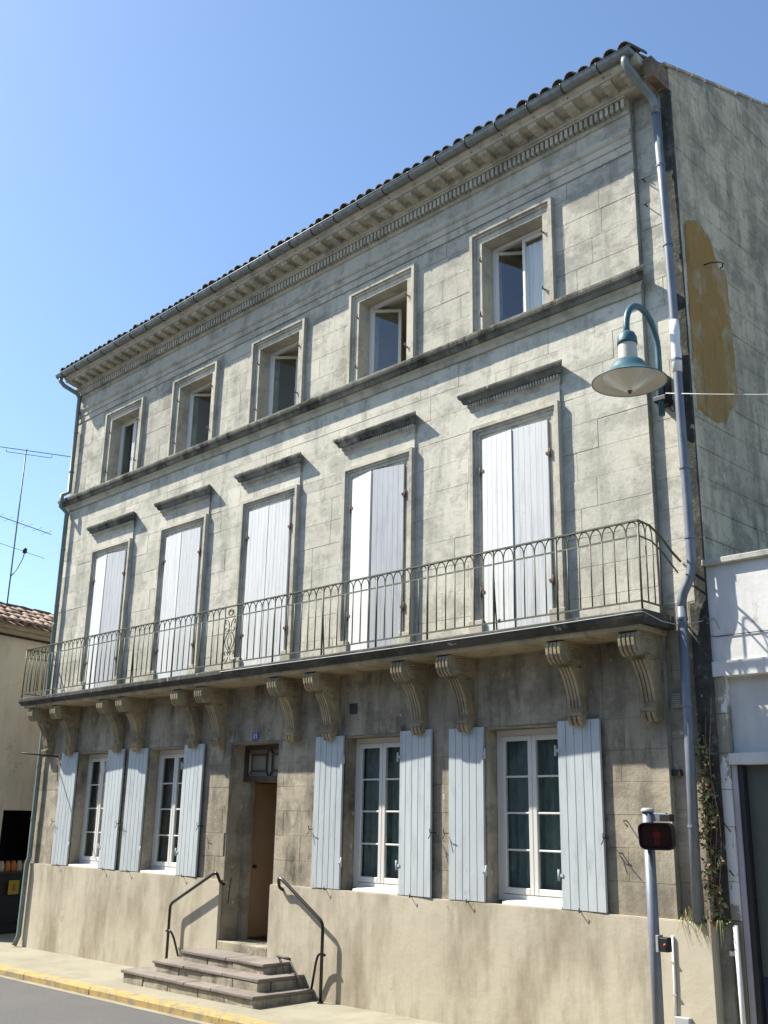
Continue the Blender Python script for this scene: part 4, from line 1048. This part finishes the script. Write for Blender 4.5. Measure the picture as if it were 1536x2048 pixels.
lbox(-.07, 1.82, -.015, .05, 2.36, 2.50).build('shop_lintel', LEFTWALL, lb)
eb = G(); eb.box(S0 - .1, 9.1, -.16, .3, 6.02, 6.12); eb.box(S0 - .1, 9.1, -.20, .3, 6.12, 6.22); eb.xform(lambda v: L(v.x, v.y, v.z)); eb.build('eave_cornice', WOOD, lb)
G().tube([L(S0, -.03, 6.0), L(9, -.03, 6.0)], .018, 6).build('eave_cable', BLACKIRON, lb)
slr = math.atan(.42); w_ = 1.45
rf = G().box(S0 - .1, 9.1, 0, 1, 0, 1)
rv = [L(S0 - .1, -.24, 6.22), L(9.1, -.24, 6.22), L(9.1, w_, 6.22 + .42 * (w_ + .24)), L(S0 - .1, w_, 6.22 + .42 * (w_ + .24)), L(9.1, 3.2, 6.22), L(S0 - .1, 3.2, 6.22)]
roofL = G().add(rv, [(0, 1, 2, 3), (3, 2, 4, 5), (0, 3, 5), (1, 4, 2), (0, 5, 4, 1)]).build('roof', TILE_R, lb)
tl = tile_mesh('roof_tile', TILE_R, .42, .105, .085, n=6)
ang = math.atan2(Nn.y, Nn.x) + math.pi / 2
cnt = 0
for r in range(4):
    s = S0
    while s < 6.5:
        d = -.30 + r * .385 + random.uniform(-.03, .03)
        p = L(s + random.uniform(-.02, .02), d, 6.235 + .42 * (d + .24) + .01)
        inst('roof_tile', tl, p, roofL, (slr + random.uniform(-.04, .05), random.uniform(-.1, .1), ang + random.uniform(-.08, .08))); s += .235; cnt += 1
rg = tile_mesh('ridge_tile', RIDGE, .46, .125, .11, n=6); s = S0 - .1
while s < 9:
    inst('ridge_tile', rg, L(s, w_, 6.20 + .42 * (w_ + .24) + random.uniform(0, .03)), roofL, (random.uniform(-.05, .05), 0, math.atan2(U.y, U.x) - math.pi / 2 + random.uniform(-.05, .05))); s += .40
# shop interior
q = G(); q.box(-.3, 2.1, 1.4, 1.45, -.3, 2.6); q.box(-.35, -.3, .3, 1.45, -.3, 2.6); q.box(2.1, 2.15, .3, 1.45, -.3, 2.6); q.box(-.3, 2.1, .3, 1.45, 2.55, 2.6); q.box(-.3, 2.1, .0, 1.45, -.3, -.2)
q.xform(lambda v: L(v.x, v.y, v.z)); q.build('shop_interior', SHOPDARK, lb)
st = thing('shop_counter', 'dark wooden counter with a shelf inside the left shop opening', 'counter', L(0, .2, -.2))
lbox(.01, 1.74, .10, .16, -.2, 1.07).build('front_board', SHOPDARK, st); lbox(.01, 1.74, .08, .50, 1.07, 1.11).build('shelf', OLDWOOD, st); lbox(.01, 1.74, .075, .098, .10, .15).build('rail', BLACKIRON, st)
for k, (s, m) in enumerate(((.28, CREAMG), (.44, ORANGE), (.60, ORANGE), (.76, CREAMG), (.92, ORANGE))):
    p = L(s, .2, 1.11)
    q = G().lathe([(0, 0), (.062, 0), (.065, .02), (.065, .15), (.045, .18), (.045, .215), (0, .215)], p.x, p.y, p.z, n=12)
    o = q.build('jar', m)
    tag(o, ['cream jar at the left end of the shop counter', 'orange jar second from the left on the shop counter', 'orange jar in the middle of the shop counter', 'cream jar beside the orange one at the right end of the shop counter', 'orange jar at the right end of the shop counter'][k], 'jar', 'jars on the shop counter')
po = lbox(.42, .70, .06, .068, .66, .94).build('poster', YELLOWP); tag(po, 'small yellow poster on the dark shop counter front', 'poster')
lbox(.51, .61, .056, .059, .73, .86).build('printed_emblem', ORANGE, po)

# ================================================================== ANTENNA
an = thing('television_antenna', 'thin television antenna mast with three arms above the left tiled roof', 'antenna', (-10, .27, 6.5))
A0 = Vector((-10, .27, 6.5))
G().tube([A0, (-10, .27, 10.70)], .016, 6).build('mast', DARKWIRE, an)
def elem(dz, half, th, tilt, name='boom'):
    d = Vector((math.cos(th), math.sin(th), tilt)); c = Vector((-10, .27, dz))
    G().tube([c - d * half, c + d * half * 1.15], .010, 5).build(name, DARKWIRE, an); return c, d
c0, d0 = elem(10.66, 1.0, R_(68), .0)
G().tube(arcpts([c0 - d0 * .45 + Vector((0, 0, -.03)), c0 - d0 * .45 + Vector((0, 0, -.10)), c0 + d0 * .6 + Vector((0, 0, -.10)), c0 + d0 * .6 + Vector((0, 0, -.02))]), .008, 5).build('folded_dipole', DARKWIRE, an)
c1, d1 = elem(8.86, .75, R_(88), -.14)
for k in range(7):
    p = c1 + d1 * (-.7 + .24 * k); G().tube([p - Vector((.25, 0, .0)), p + Vector((.25, 0, .0))], .005, 4).build('director', DARKWIRE, an)
G().tube(arcpts([(-10, .27, 7.55), (-10, .40, 7.75), (-10, .52, 8.05), (-10, .54, 8.22)]), .013, 6).build('side_arm', DARKWIRE, an)
G().tube([(-10, -.2, 8.30), (-10, 1.05, 8.13)], .006, 4).build('boom', DARKWIRE, an)
G().lathe([(0, 0), (.05, .02), (.05, .12), (0, .15)], -10, .54, 8.15, n=10).build('mast_amplifier', BLACKPL, an)

# ================================================================== PLANTS
def leafy(g_, pts, n, spread, size, up=.3):
    for _ in range(n):
        p = Vector(random.choice(pts)) + Vector([random.gauss(0, s) for s in spread])
        a = Vector([random.uniform(-1, 1), random.uniform(-1.0, .2), random.uniform(-1, 1)]).normalized(); b = a.cross(Vector([random.uniform(-1, 1) for _ in range(3)])).normalized()
        s = size * random.uniform(.5, 1.3)
        g_.add([p - a * s, p + b * s * .45, p + a * s, p - b * s * .45], [(0, 1, 2, 3)])
cp = thing('climbing_plant', 'straggly green and brown creeper climbing beside the grey downpipe', 'plant', (7.32, .02, 1.39))
line = [(7.31 + .05 * math.sin(k * .5), .015, 1.42 + k * .035) for k in range(52)]
stems = G()
for k in range(5): stems.tube([(7.27 + .03 * k + .03 * math.sin(j * .9 + k), .055 + .01 * math.sin(j + k), 1.385 + j * .2) for j in range(8 + k)], .005, 4)
stems.build('stem', LEAF_B, cp)
q = G(); leafy(q, line[:48], 210, (.045, .03, .07), .034); q.build('foliage', LEAF, cp, kind='stuff')
q = G(); leafy(q, line[:50], 260, (.05, .03, .08), .030); q.build('dry_foliage', LEAF_B, cp, kind='stuff')
gw = thing('ledge_weeds', 'tuft of dry weeds growing on the plinth ledge at the foot of the downpipe', 'plant', (7.1, -.02, 1.39))
q = G(); q2 = G()
for k in range(90):
    x = random.gauss(7.08, .07) if k < 60 else random.uniform(7.2, 7.42); p = Vector((x, random.uniform(-.04, .05), 1.385)); h = random.uniform(.05, .18) * (1 if k < 60 else .6); dx, dy = random.uniform(-.08, .08), random.uniform(-.10, .03)
    w = .006; tip = p + Vector((dx, dy, h)); midp = p + Vector((dx * .4, dy * .4, h * .6))
    if random.random() < .35: tip = p + Vector((dx, -.10 - random.uniform(0, .05), -random.uniform(.05, .22))); midp = p + Vector((dx * .5, -.07, .04))
    (q if random.random() < .5 else q2).add([p - Vector((w, 0, 0)), p + Vector((w, 0, 0)), midp + Vector((w * .8, 0, 0)), midp - Vector((w * .8, 0, 0)), tip], [(0, 1, 2, 3), (3, 2, 4)])
leafy(q, [(7.4, .03, 1.42), (7.33, .03, 1.41), (7.02, .02, 1.42)], 60, (.03, .02, .02), .022)
q.build('grass_blades', LEAF, gw, kind='stuff'); q2.build('dry_blades', LEAF_B, gw, kind='stuff')

# ================================================================== HOUSES ACROSS THE STREET (behind the viewer; they close the street and stand in the panes)
def far_house(x0, x1, h, mat, label, nwin):
    y0, y1 = -20.0, -12.3
    t_ = thing('street_house', label, 'building', ((x0 + x1) / 2, -16, 0), 'houses across the street')
    xs = [x0 + (x1 - x0) * (k + .5) / nwin for k in range(nwin)]
    holes = [(x - .5, x + .5, zz, zz + 1.6) for x in xs for zz in (1.0, 4.0)]
    q = G(); wall_holes(q, x0, x1, -.6, h, y1 - .3, y1, holes); q.build('wall', mat, t_)
    q = G(); q.box(x0, x0 + .3, y0, y1 - .3, -.6, h); q.build('side_wall', mat, t_); q = G(); q.box(x1 - .3, x1, y0, y1 - .3, -.6, h); q.build('side_wall', mat, t_)
    G().box(x0, x1, y0 - .3, y0, -.6, h).build('back_wall', mat, t_)
    G().prism([(y0 - .6, h), (y1 + .4, h), (y1 + .4, h + .12), ((y0 + y1) / 2, h + 1.7), (y0 - .6, h + .12)], x0 - .1, x1 + .1).build('roof', TILE_R, t_)
    for (a, b, c, d) in holes:
        w_2 = G().box(a, b, y1 - .26, y1 - .20, c, d).build('window', SHOPDARK, t_)
        G().box(a - .52, a - .02, y1 + .01, y1 + .05, c, d).build('shutter', DOORGREY, w_2); G().box(b + .02, b + .52, y1 + .01, y1 + .05, c, d).build('shutter', DOORGREY, w_2)
far_house(-24, -4.2, 6.6, LEFTWALL, 'tan rendered two-storey house across the street, left of the viewer', 6)
far_house(-4, 9.4, 7.2, PLINTH_R, 'grey rendered two-storey house across the street, directly behind the viewer', 4)
far_house(9.6, 30, 6.8, LEFTWALL, 'tan rendered two-storey house across the street, right of the viewer', 6)
